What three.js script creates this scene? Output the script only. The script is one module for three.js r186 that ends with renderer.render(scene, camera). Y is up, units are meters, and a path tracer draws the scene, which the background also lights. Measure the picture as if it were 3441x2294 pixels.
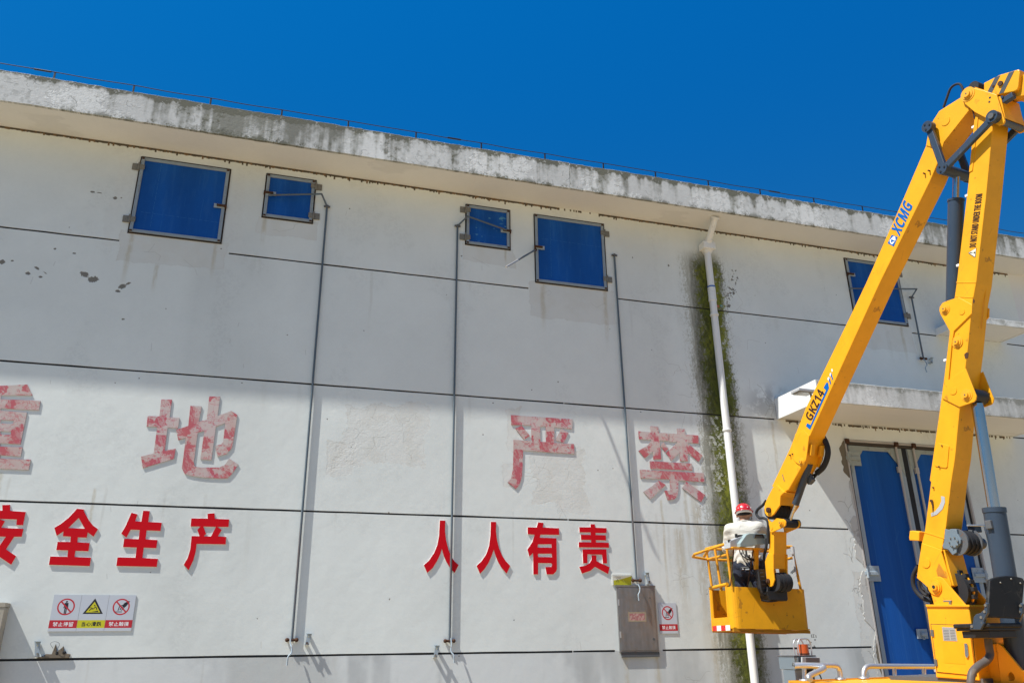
import * as THREE from 'three';
import { FontLoader } from 'three/addons/loaders/FontLoader.js';
import { MarchingCubes } from 'three/addons/objects/MarchingCubes.js';
import { RoundedBoxGeometry } from 'three/addons/geometries/RoundedBoxGeometry.js';
import { mergeGeometries, mergeVertices, toCreasedNormals } from 'three/addons/utils/BufferGeometryUtils.js';

// ---------------------------------------------------------------- camera, sky, sun, exposure
const scene = new THREE.Scene();
const camera = new THREE.PerspectiveCamera(46.334, 1024 / 682, 0.1, 2000);
camera.rotation.order = 'YXZ';
camera.rotation.set(0.363656, -0.297282, -0.0122781);
camera.position.set(0, 1.6, 10.5);
scene.add(camera);
const renderer = new THREE.WebGLRenderer({ antialias: true });
renderer.toneMapping = THREE.LinearToneMapping;
renderer.toneMappingExposure = 1.44;
renderer.shadowMap.enabled = true;
const SUN = new THREE.Vector3(-3.5, 5.75, 1).normalize();
{
  const w = 1024, h = 512, data = new Float32Array(w * h * 4), d = new THREE.Vector3();
  const mix = (a, b, t) => a.map((v, i) => v + (b[i] - v) * t);
  for (let j = 0; j < h; j++) for (let i = 0; i < w; i++) {
    const el = ((j + 0.5) / h - 0.5) * Math.PI, az = ((i + 0.5) / w - 0.5) * 2 * Math.PI;
    d.set(Math.cos(el) * Math.cos(az), Math.sin(el), Math.cos(el) * Math.sin(az));
    const s = Math.max(0, d.y), cs = d.dot(SUN), t = Math.pow(1 - s, 4.6);
    let c = mix([0.0010, 0.080, 0.295], [0.27, 0.295, 0.30], t);
    const glow = Math.pow(Math.max(0, (cs + 0.25) / 1.25), 2.2), halo = Math.exp((cs - 1) * 14);
    c = [c[0] * (1 - .75 * (1 - t)) + 0.30 * halo, c[1] + 0.075 * glow + 0.32 * halo, c[2] + 0.17 * glow + 0.34 * halo];
    if (d.y < 0) c = mix(c, [0.24, 0.20, 0.14], Math.min(1, -d.y * 12));
    const o = (j * w + i) * 4; data[o] = c[0]; data[o + 1] = c[1]; data[o + 2] = c[2]; data[o + 3] = 1;
  }
  const sky = new THREE.DataTexture(data, w, h, THREE.RGBAFormat, THREE.FloatType);
  sky.mapping = THREE.EquirectangularReflectionMapping; sky.magFilter = THREE.LinearFilter; sky.needsUpdate = true;
  scene.background = sky; scene.environment = sky;
}
const sun = new THREE.DirectionalLight(new THREE.Color().setRGB(1, 0.98, 0.93), 5);
sun.position.copy(SUN).multiplyScalar(60).add(new THREE.Vector3(4, 3, 2)); sun.target.position.set(4, 3, 2);
sun.castShadow = true; sun.shadow.radius = 1; sun.shadow.mapSize.set(4096, 4096);
Object.assign(sun.shadow.camera, { left: -22, right: 22, top: 18, bottom: -18, near: 1, far: 120 });
scene.add(sun, sun.target);

// ---------------------------------------------------------------- measuring: photograph pixels (3441 x 2294) to points on the real planes
const F = 2680.387, CAM = camera.position, camQ = new THREE.Quaternion().setFromEuler(camera.rotation);
const ray = (x, y) => new THREE.Vector3((x - 1720.5) / F, -(y - 1147) / F, -1).applyQuaternion(camQ);
const wp = (x, y, z = 0) => { const d = ray(x, y), t = (z - CAM.z) / d.z; return [CAM.x + d.x * t, CAM.y + d.y * t]; };
const yp = (x, y, h) => { const d = ray(x, y), t = (h - CAM.y) / d.y; return [CAM.x + d.x * t, CAM.z + d.z * t]; };
const crop = (ox, oy, k) => (x, y) => [ox + x / k, oy + y / k];
const z1 = crop(0, 180, 2.0365), z2 = crop(1150, 380, 2.0365), z3 = crop(2290, 180, 2.0365), z6 = crop(2290, 950, 2.0365), z8 = crop(2290, 1620, 2.0434);
const z4 = crop(3020, 1740, 2.83), ze = crop(3040, 230, 3.825), zc = crop(2300, 1650, 2.958), zq = crop(2540, 1480, 4.9), zx = crop(2960, 640, 4.355), zg = crop(2560, 1230, 6.273);
const zr = crop(2640, 2130, 4.523), za = crop(2600, 1250, 2.4126), zl = crop(3040, 950, 3.484), z10 = crop(2040, 1880, 4.613), z9 = crop(0, 1980, 4.9), zk1 = crop(920, 2060, 6.7), zk2 = crop(1420, 2060, 6.7);

// ---------------------------------------------------------------- helpers
function rng(seed) { let s = seed >>> 0; return () => { s = (s + 0x6d2b79f5) | 0; let t = Math.imul(s ^ (s >>> 15), 1 | s); t = (t + Math.imul(t ^ (t >>> 7), 61 | t)) ^ t; return ((t ^ (t >>> 14)) >>> 0) / 4294967296; }; }
const V = (x, y, z) => new THREE.Vector3(x, y, z);
const used = {};
function numbered(name) { if (!(name in used)) { used[name] = 0; return name; } return name + '_' + String(++used[name]).padStart(3, '0'); }
const clean = (g) => { g = g.index ? g.toNonIndexed() : g; for (const k of Object.keys(g.attributes)) if (!['position', 'normal', 'uv'].includes(k)) g.deleteAttribute(k); if (!g.attributes.uv) g.setAttribute('uv', new THREE.BufferAttribute(new Float32Array(g.attributes.position.count * 2), 2)); if (!g.attributes.normal) g.computeVertexNormals(); g.clearGroups(); return g; };
const join = (gs) => { gs = [].concat(gs).map(clean); return gs.length > 1 ? mergeGeometries(gs) : gs[0]; };
function mesh(name, gs, m, parent) {
  const o = new THREE.Mesh(join(gs), m); o.name = parent ? name : numbered(name); o.castShadow = o.receiveShadow = true; (parent || scene).add(o); return o;
}
function tag(o, label, category, group, kind) { Object.assign(o.userData, { label }, category && { category }, group && { group }, kind && { kind }); return o; }
function thing(name, label, category, pos, group) { const o = new THREE.Group(); o.name = numbered(name); o.position.set(...pos); scene.add(o); return tag(o, label, category, group); }
const box = (x0, x1, y0, y1, z0, z1) => new THREE.BoxGeometry(x1 - x0, y1 - y0, z1 - z0).translate((x0 + x1) / 2, (y0 + y1) / 2, (z0 + z1) / 2);
const rbox = (x0, x1, y0, y1, z0, z1, r = 0.01) => new RoundedBoxGeometry(x1 - x0, y1 - y0, z1 - z0, 2, r).translate((x0 + x1) / 2, (y0 + y1) / 2, (z0 + z1) / 2);
function rod(a, b, r, r2 = r, seg = 16) { const d = b.clone().sub(a), g = new THREE.CylinderGeometry(r2, r, d.length(), seg); g.applyQuaternion(new THREE.Quaternion().setFromUnitVectors(V(0, 1, 0), d.clone().normalize())); return g.translate(...a.clone().add(b).multiplyScalar(0.5).toArray()); }
const tube = (pts, r, n = 24, seg = 10) => new THREE.TubeGeometry(new THREE.CatmullRomCurve3(pts, false, 'centripetal'), n, r, seg);
const bentRod = (pts, r) => pts.slice(1).map((p, i) => rod(pts[i], p, r)).concat(pts.slice(1, -1).map((p) => new THREE.SphereGeometry(r * 1.04, 12, 8).translate(p.x, p.y, p.z)));
const shapeOf = (pts, holes = []) => { const s = new THREE.Shape(pts.map((p) => new THREE.Vector2(p[0], p[1]))); for (const h of holes) s.holes.push(new THREE.Path(h.map((p) => new THREE.Vector2(p[0], p[1])))); return s; };
const extrude = (shape, depth, bevel = 0, seg = 1) => new THREE.ExtrudeGeometry(shape, { depth: depth - 2 * bevel, bevelEnabled: bevel > 0, bevelSize: bevel, bevelThickness: bevel, bevelOffset: -bevel, bevelSegments: seg, curveSegments: 10 }).translate(0, 0, bevel);

// tiling noise fields, sampled in metres
function makeNoise(seed, base, oct, gain = 0.55) {
  const n = 256, out = new Float32Array(n * n); let amp = 1, tot = 0;
  for (let o = 0; o < oct; o++) {
    const f = Math.min(n, base << o), r = rng(seed + o * 97), g = new Float32Array(f * f).map(() => r());
    for (let y = 0; y < n; y++) { const gy = y / n * f, y0 = gy | 0, ty = gy - y0, sy = ty * ty * (3 - 2 * ty), a = y0 * f, b = ((y0 + 1) % f) * f;
      for (let x = 0; x < n; x++) { const gx = x / n * f, x0 = gx | 0, tx = gx - x0, sx = tx * tx * (3 - 2 * tx), x1 = (x0 + 1) % f;
        out[y * n + x] += amp * ((g[a + x0] * (1 - sx) + g[a + x1] * sx) * (1 - sy) + (g[b + x0] * (1 - sx) + g[b + x1] * sx) * sy); } }
    tot += amp; amp *= gain;
  }
  let lo = 9, hi = -9; for (let i = 0; i < out.length; i++) { out[i] /= tot; lo = Math.min(lo, out[i]); hi = Math.max(hi, out[i]); }
  for (let i = 0; i < out.length; i++) out[i] = (out[i] - lo) / (hi - lo);
  return (x, y) => { x *= n; y *= n; let xi = Math.floor(x), yi = Math.floor(y); const tx = x - xi, ty = y - yi; xi &= 255; yi &= 255; const x1 = (xi + 1) & 255, y1 = (yi + 1) & 255;
    return (out[yi * n + xi] * (1 - tx) + out[yi * n + x1] * tx) * (1 - ty) + (out[y1 * n + xi] * (1 - tx) + out[y1 * n + x1] * tx) * ty; };
}
const nA = makeNoise(11, 4, 6), nB = makeNoise(23, 8, 5), nC = makeNoise(37, 16, 4, 0.7), nD = makeNoise(53, 4, 7, 0.65);
const sat = (v) => Math.max(0, Math.min(1, v)), ss = (a, b, v) => { const t = sat((v - a) / (b - a)); return t * t * (3 - 2 * t); };
const enc = (v) => (v <= 0.0031308 ? v * 12.92 : 1.055 * Math.pow(v, 1 / 2.4) - 0.055) * 255;
const css = (c) => `rgb(${c.map((v) => Math.round(enc(v))).join()})`;
function canvasTex(cv, srgb = true) { const t = new THREE.CanvasTexture(cv); if (srgb) t.colorSpace = THREE.SRGBColorSpace; t.wrapS = t.wrapT = THREE.RepeatWrapping; t.anisotropy = 8; return t; }
// fn(u metres, v metres up) -> [r, g, b, height]; the colours are linear
function paint(w, h, wm, hm, fn, after) {
  const cv = document.createElement('canvas'), bv = document.createElement('canvas'); cv.width = bv.width = w; cv.height = bv.height = h;
  const cx = cv.getContext('2d'), bx = bv.getContext('2d'), ci = cx.createImageData(w, h), bi = bx.createImageData(w, h);
  for (let j = 0; j < h; j++) for (let i = 0; i < w; i++) {
    const c = fn((i + 0.5) / w * wm, (h - j - 0.5) / h * hm), o = (j * w + i) * 4;
    for (let k = 0; k < 3; k++) ci.data[o + k] = enc(sat(c[k])); const b = sat(c[3] ?? 0.5) * 255; bi.data[o] = bi.data[o + 1] = bi.data[o + 2] = b; ci.data[o + 3] = bi.data[o + 3] = 255;
  }
  cx.putImageData(ci, 0, 0); bx.putImageData(bi, 0, 0);
  if (after) after(cx, bx, w, h);
  return { map: canvasTex(cv), bump: canvasTex(bv, false) };
}
const std = (rgb, roughness = 0.6, metalness = 0, more = {}) => new THREE.MeshStandardMaterial({ color: new THREE.Color().setRGB(...rgb), roughness, metalness, ...more });

// worn paint over metal: chips, scratches and grime as marks with outlines of their own (1.6 m repeat)
let wornBump;
function wornPaint(base, chip, seed, amount, rough, coat = 0) {
  const r = rng(seed);
  const t = paint(512, 512, 1, 1, (u, v) => {
    const a = nA(u + seed * 0.13, v), b = nD(u * 3, v * 3 + seed), k = 1 + 0.15 * (a - 0.5) + 0.10 * (b - 0.5), c = base.map((x) => x * k);
    const m = ss(0.80 - amount, 0.86 - amount, nD(u * 2 + 0.3, v * 2 + 0.1 * seed)) * ss(0.5, 0.7, nB(u, v + 0.37 * seed));
    return [c[0] + (chip[0] - c[0]) * m * 0.55, c[1] + (chip[1] - c[1]) * m * 0.55, c[2] + (chip[2] - c[2]) * m * 0.55, 0.5 + 0.2 * (nC(u * 2, v * 2) - 0.5)];
  }, (cx) => {
    cx.globalAlpha = 0.35; cx.strokeStyle = css(chip.map((v) => Math.min(1, v * 1.5)));
    for (let i = 0; i < 40; i++) { cx.lineWidth = 0.5 + r() * 1.3; const x = r() * 512, y = r() * 512, l = 8 + r() * 40, a = r() * 6.3; cx.beginPath(); cx.moveTo(x, y); cx.lineTo(x + l * Math.cos(a), y + l * Math.sin(a)); cx.stroke(); }
    cx.fillStyle = css(chip); cx.globalAlpha = 0.6; for (let i = 0; i < 20; i++) { cx.beginPath(); cx.arc(r() * 512, r() * 512, 0.8 + r() * 2.2, 0, 7); cx.fill(); }
  });
  t.map.repeat.set(0.62, 0.62); if (!wornBump) { wornBump = t.bump; wornBump.repeat.set(0.62, 0.62); }
  return new THREE.MeshPhysicalMaterial({ map: t.map, bumpMap: wornBump, bumpScale: 0.0012, roughness: rough, clearcoat: coat, clearcoatRoughness: 0.25, specularIntensity: 0.45 });
}
const M = {
  yellow: wornPaint([0.80, 0.36, 0.012], [0.26, 0.11, 0.02], 3, -0.02, 0.45, 0.06),
  bucketYellow: wornPaint([0.74, 0.335, 0.008], [0.26, 0.10, 0.02], 5, -0.005, 0.5, 0.05),
  railYellow: wornPaint([0.66, 0.30, 0.02], [0.15, 0.05, 0.02], 9, 0.12, 0.55),
  slate: wornPaint([0.038, 0.055, 0.080], [0.12, 0.11, 0.10], 13, 0.0, 0.36, 0.25),
  black: std([0.012, 0.012, 0.013], 0.55), rubber: std([0.014, 0.014, 0.016], 0.8), chrome: std([0.52, 0.53, 0.55], 0.2, 1),
  steel: wornPaint([0.40, 0.41, 0.42], [0.20, 0.13, 0.08], 17, 0.05, 0.45), darkSteel: wornPaint([0.10, 0.105, 0.11], [0.17, 0.08, 0.035], 19, 0.08, 0.5),
  rust: wornPaint([0.075, 0.036, 0.020], [0.03, 0.018, 0.012], 21, 0.15, 0.85), alu: std([0.62, 0.63, 0.63], 0.42, 0.8),
  galv: wornPaint([0.34, 0.40, 0.44], [0.15, 0.08, 0.04], 25, 0.08, 0.5), pipeGrey: wornPaint([0.105, 0.135, 0.160], [0.15, 0.062, 0.02], 27, 0.11, 0.45),
  pvc: wornPaint([0.76, 0.76, 0.73], [0.55, 0.54, 0.47], 29, 0.05, 0.35), white: std([0.80, 0.80, 0.78], 0.55), red: new THREE.MeshPhysicalMaterial({ color: new THREE.Color().setRGB(.60, .004, .012), roughness: .5, specularIntensity: .25 }),
  foam: std([0.82, 0.80, 0.76], 0.6), brownBlack: std([0.035, 0.012, 0.006], 0.45), decalBlue: new THREE.MeshPhysicalMaterial({ color: new THREE.Color().setRGB(.002, .115, .42), roughness: .5, specularIntensity: .25 }), sealant: std([0.012, 0.012, 0.013], 0.7),
  plastic: wornPaint([0.016, 0.016, 0.016], [0.06, 0.055, 0.045], 31, 0.12, 0.6), bolt: std([0.28, 0.26, 0.22], 0.4, 0.6), pinYellow: std([0.78, 0.36, 0.012], 0.5), boxTeal: wornPaint([0.27, 0.34, 0.34], [0.15, 0.15, 0.14], 33, 0.05, 0.45),
};
// ---------------------------------------------------------------- ground
{
  const t = paint(512, 512, 1, 1, (u, v) => { const k = 0.85 + 0.3 * nD(u, v); return [0.335 * k, 0.265 * k, 0.165 * k, 0.5 + 0.5 * (nC(u * 2, v * 2) - 0.5)]; });
  t.map.repeat.set(90, 90); t.bump.repeat.set(90, 90);
  tag(mesh('ground', new THREE.PlaneGeometry(400, 400, 2, 2).rotateX(-Math.PI / 2), new THREE.MeshStandardMaterial({ map: t.map, bumpMap: t.bump, bumpScale: 0.004, roughness: 0.9 })), 'pale concrete yard in front of the warehouse', null, null, 'structure');
}
// ---------------------------------------------------------------- warehouse
const SOF = 8.157, EAVE = 0.61, TOP = 8.61;
const hatches = [
  { r: [-2.125, -0.965, 6.815, 7.98], hinge: -1, look: 'large square blue hatch on the left' }, { r: [-0.455, 0.225, 7.305, 8.0], hinge: 1 }, { r: [2.505, 3.195, 7.29, 7.965], hinge: -1, look: 'small blue hatch with peeling paint' },
  { r: [3.61, 4.785, 6.795, 7.96], hinge: 1, look: 'large square blue hatch with a loose rod' }, { r: [9.44, 10.55, 6.80, 7.975], hinge: 1 }];
const DOOR = { x0: 8.83, x1: 11.10, y1: 4.62 };
const GR = { A: 6.674, B: 4.892, C: 3.215, D: 1.513 };
const grooves = [['A', -14, -2.22], ['A', -0.84, 3.49], ['A', 4.97, 9.36], ['A', 10.62, 11.14], ['A', 12.75, 26], ['B', -14, 7.55], ['B', 12.36, 26], ['C', -14, 8.62], ['C', 11.32, 26], ['D', -14, 4.60], ['D', 5.30, 8.70], ['D', 11.4, 26]];
const flakes = []; { // bare flakes in the paint: [x, y, rx, ry, tilt]
  const f = (p, rx, ry, a = 0) => { const [x, y] = wp(...p); flakes.push([x, y, rx, ry, a]); };
  f([5, 880], .035, .028, .5); f([40, 876], .015, .012); f([92, 918], .03, .022); f([122, 900], .035, .013, -.6); f([150, 916], .03, .006, -.6); f([183, 836], .015, .012); f([248, 851], .02, .012); f([283, 922], .06, .035, -.4); f([312, 938], .065, .04, .2); f([410, 962], .05, .03, .5); f([395, 978], .03, .02); f([430, 952], .03, .016, .6); f([135, 930], .02, .014); f([412, 1072], .02, .012);
  f([385, 665], .025, .022); f([310, 645], .03, .014); f([335, 648], .04, .006); f([406, 664], .01, .01); f([1174, 701], .01, .01); f([2247, 892], .014, .02); f([2126, 865], .008, .016);
  const r = rng(5); for (let i = 0; i < 46; i++) { const t = r(), px = 2470 - 20 * t * t - 60 * Math.pow(t, 6) + (r() - .5) * 26, py = 905 + 135 * t; f([px, py], .006 + .028 * r() * r(), .005 + .014 * r(), r() * 3); }
  f([2455, 970], .05, .016, -.6); f([2450, 1028], .04, .025, .5); f([2466, 985], .03, .02, 1);
  for (let i = 0; i < 60; i++) flakes.push([-4 + r() * 17, 0.3 + r() * 7.6, .004 + r() * .007, .004 + r() * .009, r() * 3]);
}
const patches = [ // newer render round the hatches and where letters came off: [x0, x1, y0, y1, tone, raggedness, sunk]
  [-2.42, -0.72, 6.58, 7.95, -.035, .10, 0], [-2.2, -0.86, 6.40, 6.82, -.075, .06, .6], [-0.52, 0.30, 7.05, 7.31, -.06, .05, .5], [2.44, 3.27, 7.0, 7.30, -.055, .06, .5], [3.50, 4.92, 6.22, 6.80, -.07, .06, .6], [9.38, 10.62, 6.3, 6.8, -.05, .05, .4],
  [0.86, 1.95, 3.86, 4.66, .0, .16, 1], [0.72, 1.0, 3.72, 4.1, .0, .12, 1], [3.45, 4.25, 3.36, 4.16, -.01, .18, 1], [3.10, 3.30, 4.1, 4.75, .01, .12, .8], [3.08, 3.25, 3.65, 3.95, .01, .1, .8], [8.55, 8.82, 0, 2.6, -.02, .10, .9],
];
const rustRuns = [[-2.08, 6.8, .9, .05], [-1.02, 6.8, .6, .04], [-1.72, 6.4, .5, .04], [4.75, 6.8, 1.1, .05], [3.72, 6.78, .9, .06], [3.14, 7.29, .35, .03], [-0.42, 7.29, .5, .05], [5.85, 4.2, 2.2, .05], [6.05, 3.5, 1.8, .06], [6.0, 3.9, 3, .10], [5.45, 3.55, 1.9, .03], [5.70, 3.15, 1.5, .12], [-1.98, 3.4, .9, .03], [-3.0, 3.55, 1.2, .05], [10.4, 6.8, .8, .05], [6.1, 1.9, 1.8, .09], [5.2, 1.46, 1.3, .07], [4.75, 1.45, 1.2, .05], [7.5, 4.85, 1.4, .04], [7.2, 2.6, 1.1, .05]];
let rowY = -1, rowPatches, rowRuns, rowFlakes;
{ const r = rng(29); for (let i = 0; i < 34; i++) { const k = [GR.A, GR.B, GR.C, GR.D][i % 4], x = -4 + 17 * r(); rustRuns.push([x, k - .012, .25 + .9 * r(), .02 + .05 * r(), .10 + .16 * r()]); } for (const [x, y] of [[-1.86, 3.42], [-1.2, 3.38], [-.75, 3.38], [3.2, 3.3], [5.35, 3.35], [5.75, 3.32], [5.95, 3.42], [6.02, 3.8], [-3.3, 3.55], [-2.9, 3.5]]) rustRuns.push([x, y, .5 + .7 * r(), .02 + .02 * r(), .22]); }
function wallColour(x, y) {
  if (y !== rowY) { rowY = y; rowPatches = patches.filter((p) => y > p[2] - .3 && y < p[3] + .3); rowRuns = rustRuns.filter((q) => y < q[1] && y > q[1] - q[2]); rowFlakes = flakes.filter((q) => Math.abs(y - q[1]) < .09); }
  const big = nA(x * 0.11, y * 0.11), mid = nB(x * 0.5, y * 0.5), fine = nC(x * 2.2, y * 2.2), run = nD(x * 0.083 + .3, y * 0.011), run2 = nC(x * 0.137, y * 0.012 + 0.4);
  let k = 0.752 + 0.06 * (big - 0.5) + 0.04 * (nB(x * .17 + .5, y * .13) - .5) + 0.03 * (mid - 0.5) + 0.03 * (fine - 0.5) - 0.06 * ss(0.55, 0.85, run) - .05 * ss(.62, .8, nD(x * .31, y * .29 + .6)) * ss(.4, .7, fine);
  let r = k * 0.962, g = k, b = k * 0.950, hgt = 0.5 + 0.13 * (mid - 0.5) + 0.12 * (nB(x * 1.3, y * 1.3) - 0.5) + 0.05 * (nC(x * 5, y * 5) - 0.5);
  const lerp = (c, a) => { r += (c[0] - r) * a; g += (c[1] - g) * a; b += (c[2] - b) * a; };
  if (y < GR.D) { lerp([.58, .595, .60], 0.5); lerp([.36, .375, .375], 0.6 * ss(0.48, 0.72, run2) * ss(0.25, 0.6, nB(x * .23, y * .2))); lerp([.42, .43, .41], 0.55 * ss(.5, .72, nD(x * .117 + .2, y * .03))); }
  for (const [x0, x1, y0, y1, tone, rag, sunk] of rowPatches) {
    if (x < x0 - .3 || x > x1 + .3 || y < y0 - .3 || y > y1 + .3) continue;
    const e = Math.min(x - x0, x1 - x, y - y0, y1 - y) + rag * (nA(x * .5 + 3, y * .5) - .5) * 1.6 + rag * .5 * (nC(x * 1.5, y * 1.5) - .5), a = ss(-.004, .010, e);
    if (a > 0) { lerp([.70 + tone, .70 + tone, .655 + tone], a * (sunk >= .8 ? .65 : sunk ? .55 : .25)); if (sunk) { lerp([.60, .58, .50], a * .25 * ss(.4, .8, nD(x, y))); hgt += a * (-.06 * sunk + .18 * sunk * (nC(x * 3, y * 3) - .5)); if (e < .014) lerp([.50, .48, .42], .5 * a * sunk * nC(x * 4, y * 4)); } }
  }
  for (const [rx, ry, len, wd, str = .55] of rowRuns) {
    if (Math.abs(x - rx) > .2) continue; const dx = x - rx + .03 * (nA(y * .4, rx) - .5), dy = ry - y; if (dy < 0 || dy > len || Math.abs(dx) > wd) continue;
    const a = ss(wd, wd * .15, Math.abs(dx)) * ss(len, len * .3, dy) * ss(.0, .07, dy + .05 * nB(x * 3, .2)) * ss(.2, .65, .6 * nC(x * 3.1, y * .35) + .4 * nC(x * 1.3, y * 1.1)); lerp(str < .5 ? [.42, .405, .34] : [.47, .41, .28], str * a);
  }
  // moss and black algae down both sides of the downpipe
  const pcx = 6.62, dx = x - pcx;
  if (Math.abs(dx) < 1.1 && y < 7.85) {
    const wob = .22 * (nD(x * .11 + .2, y * .10) - .5), wob2 = .18 * (nD(x * .19, y * .13 + .3) - .5), up = ss(7.80, 7.35, y), low = y < 3.2 ? .85 : 1;
    const grit = nC(x * 4.2, y * 3.4), streak = .6 * nD(x * .43, y * .05) + .4 * nC(x * 1.1, y * .12), lump = nB(x * 2.1, y * 1.7), ad = Math.abs(dx);
    // soft grey-brown film in ragged vertical runs
    const filmD = .80 - (Math.abs(dx + .10) + wob) / .85, film = sat(ss(.42, .72, filmD * .9 + .80 * (streak - .5) + .55 * (grit - .5) + .21)) * up; lerp([.34, .33, .25], film * .70); lerp([.17, .165, .125], film * ss(.52, .68, streak) * .6);
    // black algae, crisp-grained
    const algD = (dx > 0 ? (y > 4.9 ? .42 : .36) : .27) - ad + wob2, alg = ss(.01, .15, algD * .6 + .14 * (grit - .5) + .30 * (streak - .5)) * up * low; lerp(y > 4.9 ? [.085, .084, .052] : [.12, .12, .075], alg * .85);
    // moss: clumps that break up toward the edge
    const mossD = (y > 4.9 ? (dx > 0 ? .26 : .25) : dx > 0 ? .15 : .245) - ad + .6 * wob2, moss = ss(.0, .08, mossD * .6 + .12 * (lump - .5) + .12 * (grit - .5)) * up;
    const hue = ss(.3, .75, .6 * nD(x * .31 + 5, y * .23) + .4 * grit), green = moss; lerp([.080 + .15 * hue, .096 + .145 * hue, .003 + .010 * hue], moss * .95); lerp([.028, .030, .008], moss * ss(.50, .66, .6 * nC(x * 1.4 + .4, y * .8) + .4 * streak) * .6);
    const pale = y > 3.7 && y < 4.87 && ad < .42 ? ss(.65, .69, .6 * nC(x * .9 + .7, y * .8) + .4 * nC(x * 3.1, y * 3.1) + .05) * ss(.42, .3, ad) : 0; lerp([.50, .51, .45], pale * .85); const grey = film;
    hgt += .30 * green * (grit - .5) + .16 * grey * (grit - .5);
  }
  // weathering beside the canopies
  const c1 = Math.hypot((x - 7.55) / .7, (y - 5.12) / .45); if (c1 < 1) lerp([.19, .19, .19], ss(1, .2, c1) * ss(.42, .66, nD(x * .9, y * .9)) * .6);
  const c2 = x > 8.86 && x < 12.2 && Math.abs(y - 5.24) < .1; if (c2) lerp([.3, .3, .29], ss(.5, .7, nC(x * 1.5, y * 1.5)) * .5);
  for (const [fx, fy, rx, ry, a] of rowFlakes) {
    if (Math.abs(x - fx) > .09 || Math.abs(y - fy) > .09) continue;
    const c = Math.cos(a), s = Math.sin(a), u = ((x - fx) * c + (y - fy) * s) / rx, v = ((y - fy) * c - (x - fx) * s) / ry;
    if (u * u + v * v < 1.75 * nC(x * 5.3, y * 5.3) - .15 + .35 * nD(x * 3, y * 3)) { lerp([.155, .14, .11], .92); hgt -= .22; }
  }
  return [r, g, b, hgt];
}
const crackList = []; {
  const r = rng(77), crack = (x, y, len, a, w, kids = 2) => { const pts = [[x, y]]; for (let d = 0; d < len; d += .025) { a += (r() < .3 ? (r() - .5) * 2.4 : (r() - .5) * .3); x += .025 * Math.cos(a); y += .025 * Math.sin(a); pts.push([x, y]); if (kids && r() < .06) crack(x, y, len * .45, a + (r() < .5 ? 1 : -1), w * .7, kids - 1); } crackList.push([pts, w]); };
  for (let i = 0; i < 46; i++) { const s = r() < .5 ? -1 : 1; crack(6.62 + s * (.16 + r() * .5), .4 + r() * 6.6, .15 + r() * .35, r() * 6.3, .004); }
  for (let i = 0; i < 16; i++) crack(.9 + r() * .95, 3.9 + r() * .7, .08 + r() * .16, r() * 6.3, .0035); for (let i = 0; i < 14; i++) crack(3.5 + r() * .7, 3.4 + r() * .7, .08 + r() * .16, r() * 6.3, .0035);
  for (let i = 0; i < 10; i++) crack(7.35 + r() * .4, 5.0 + r() * .3, .2, r() * 6.3, .006);
  for (const [x, y, a] of [[-1.9, 6.55, 0], [-1.4, 6.5, -.4], [-.3, 7.12, 0], [2.6, 7.08, -.3], [3.8, 6.6, 0], [4.5, 6.55, -.8], [7.3, 4.2, .2]]) crack(x, y, .3, a, .0035, 1);
  for (let i = 0; i < 20; i++) crack(8.58 + r() * .2, .4 + r() * 3.2, .2, 1.2 + r(), .006, 1);
  for (let i = 0; i < 40; i++) { const x = -4 + r() * 17, y = .4 + r() * 7.4; crackList.push([[[x, y], [x + (r() - .5) * .03, y - .03 - r() * .08]], .004]); }
}
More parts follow.
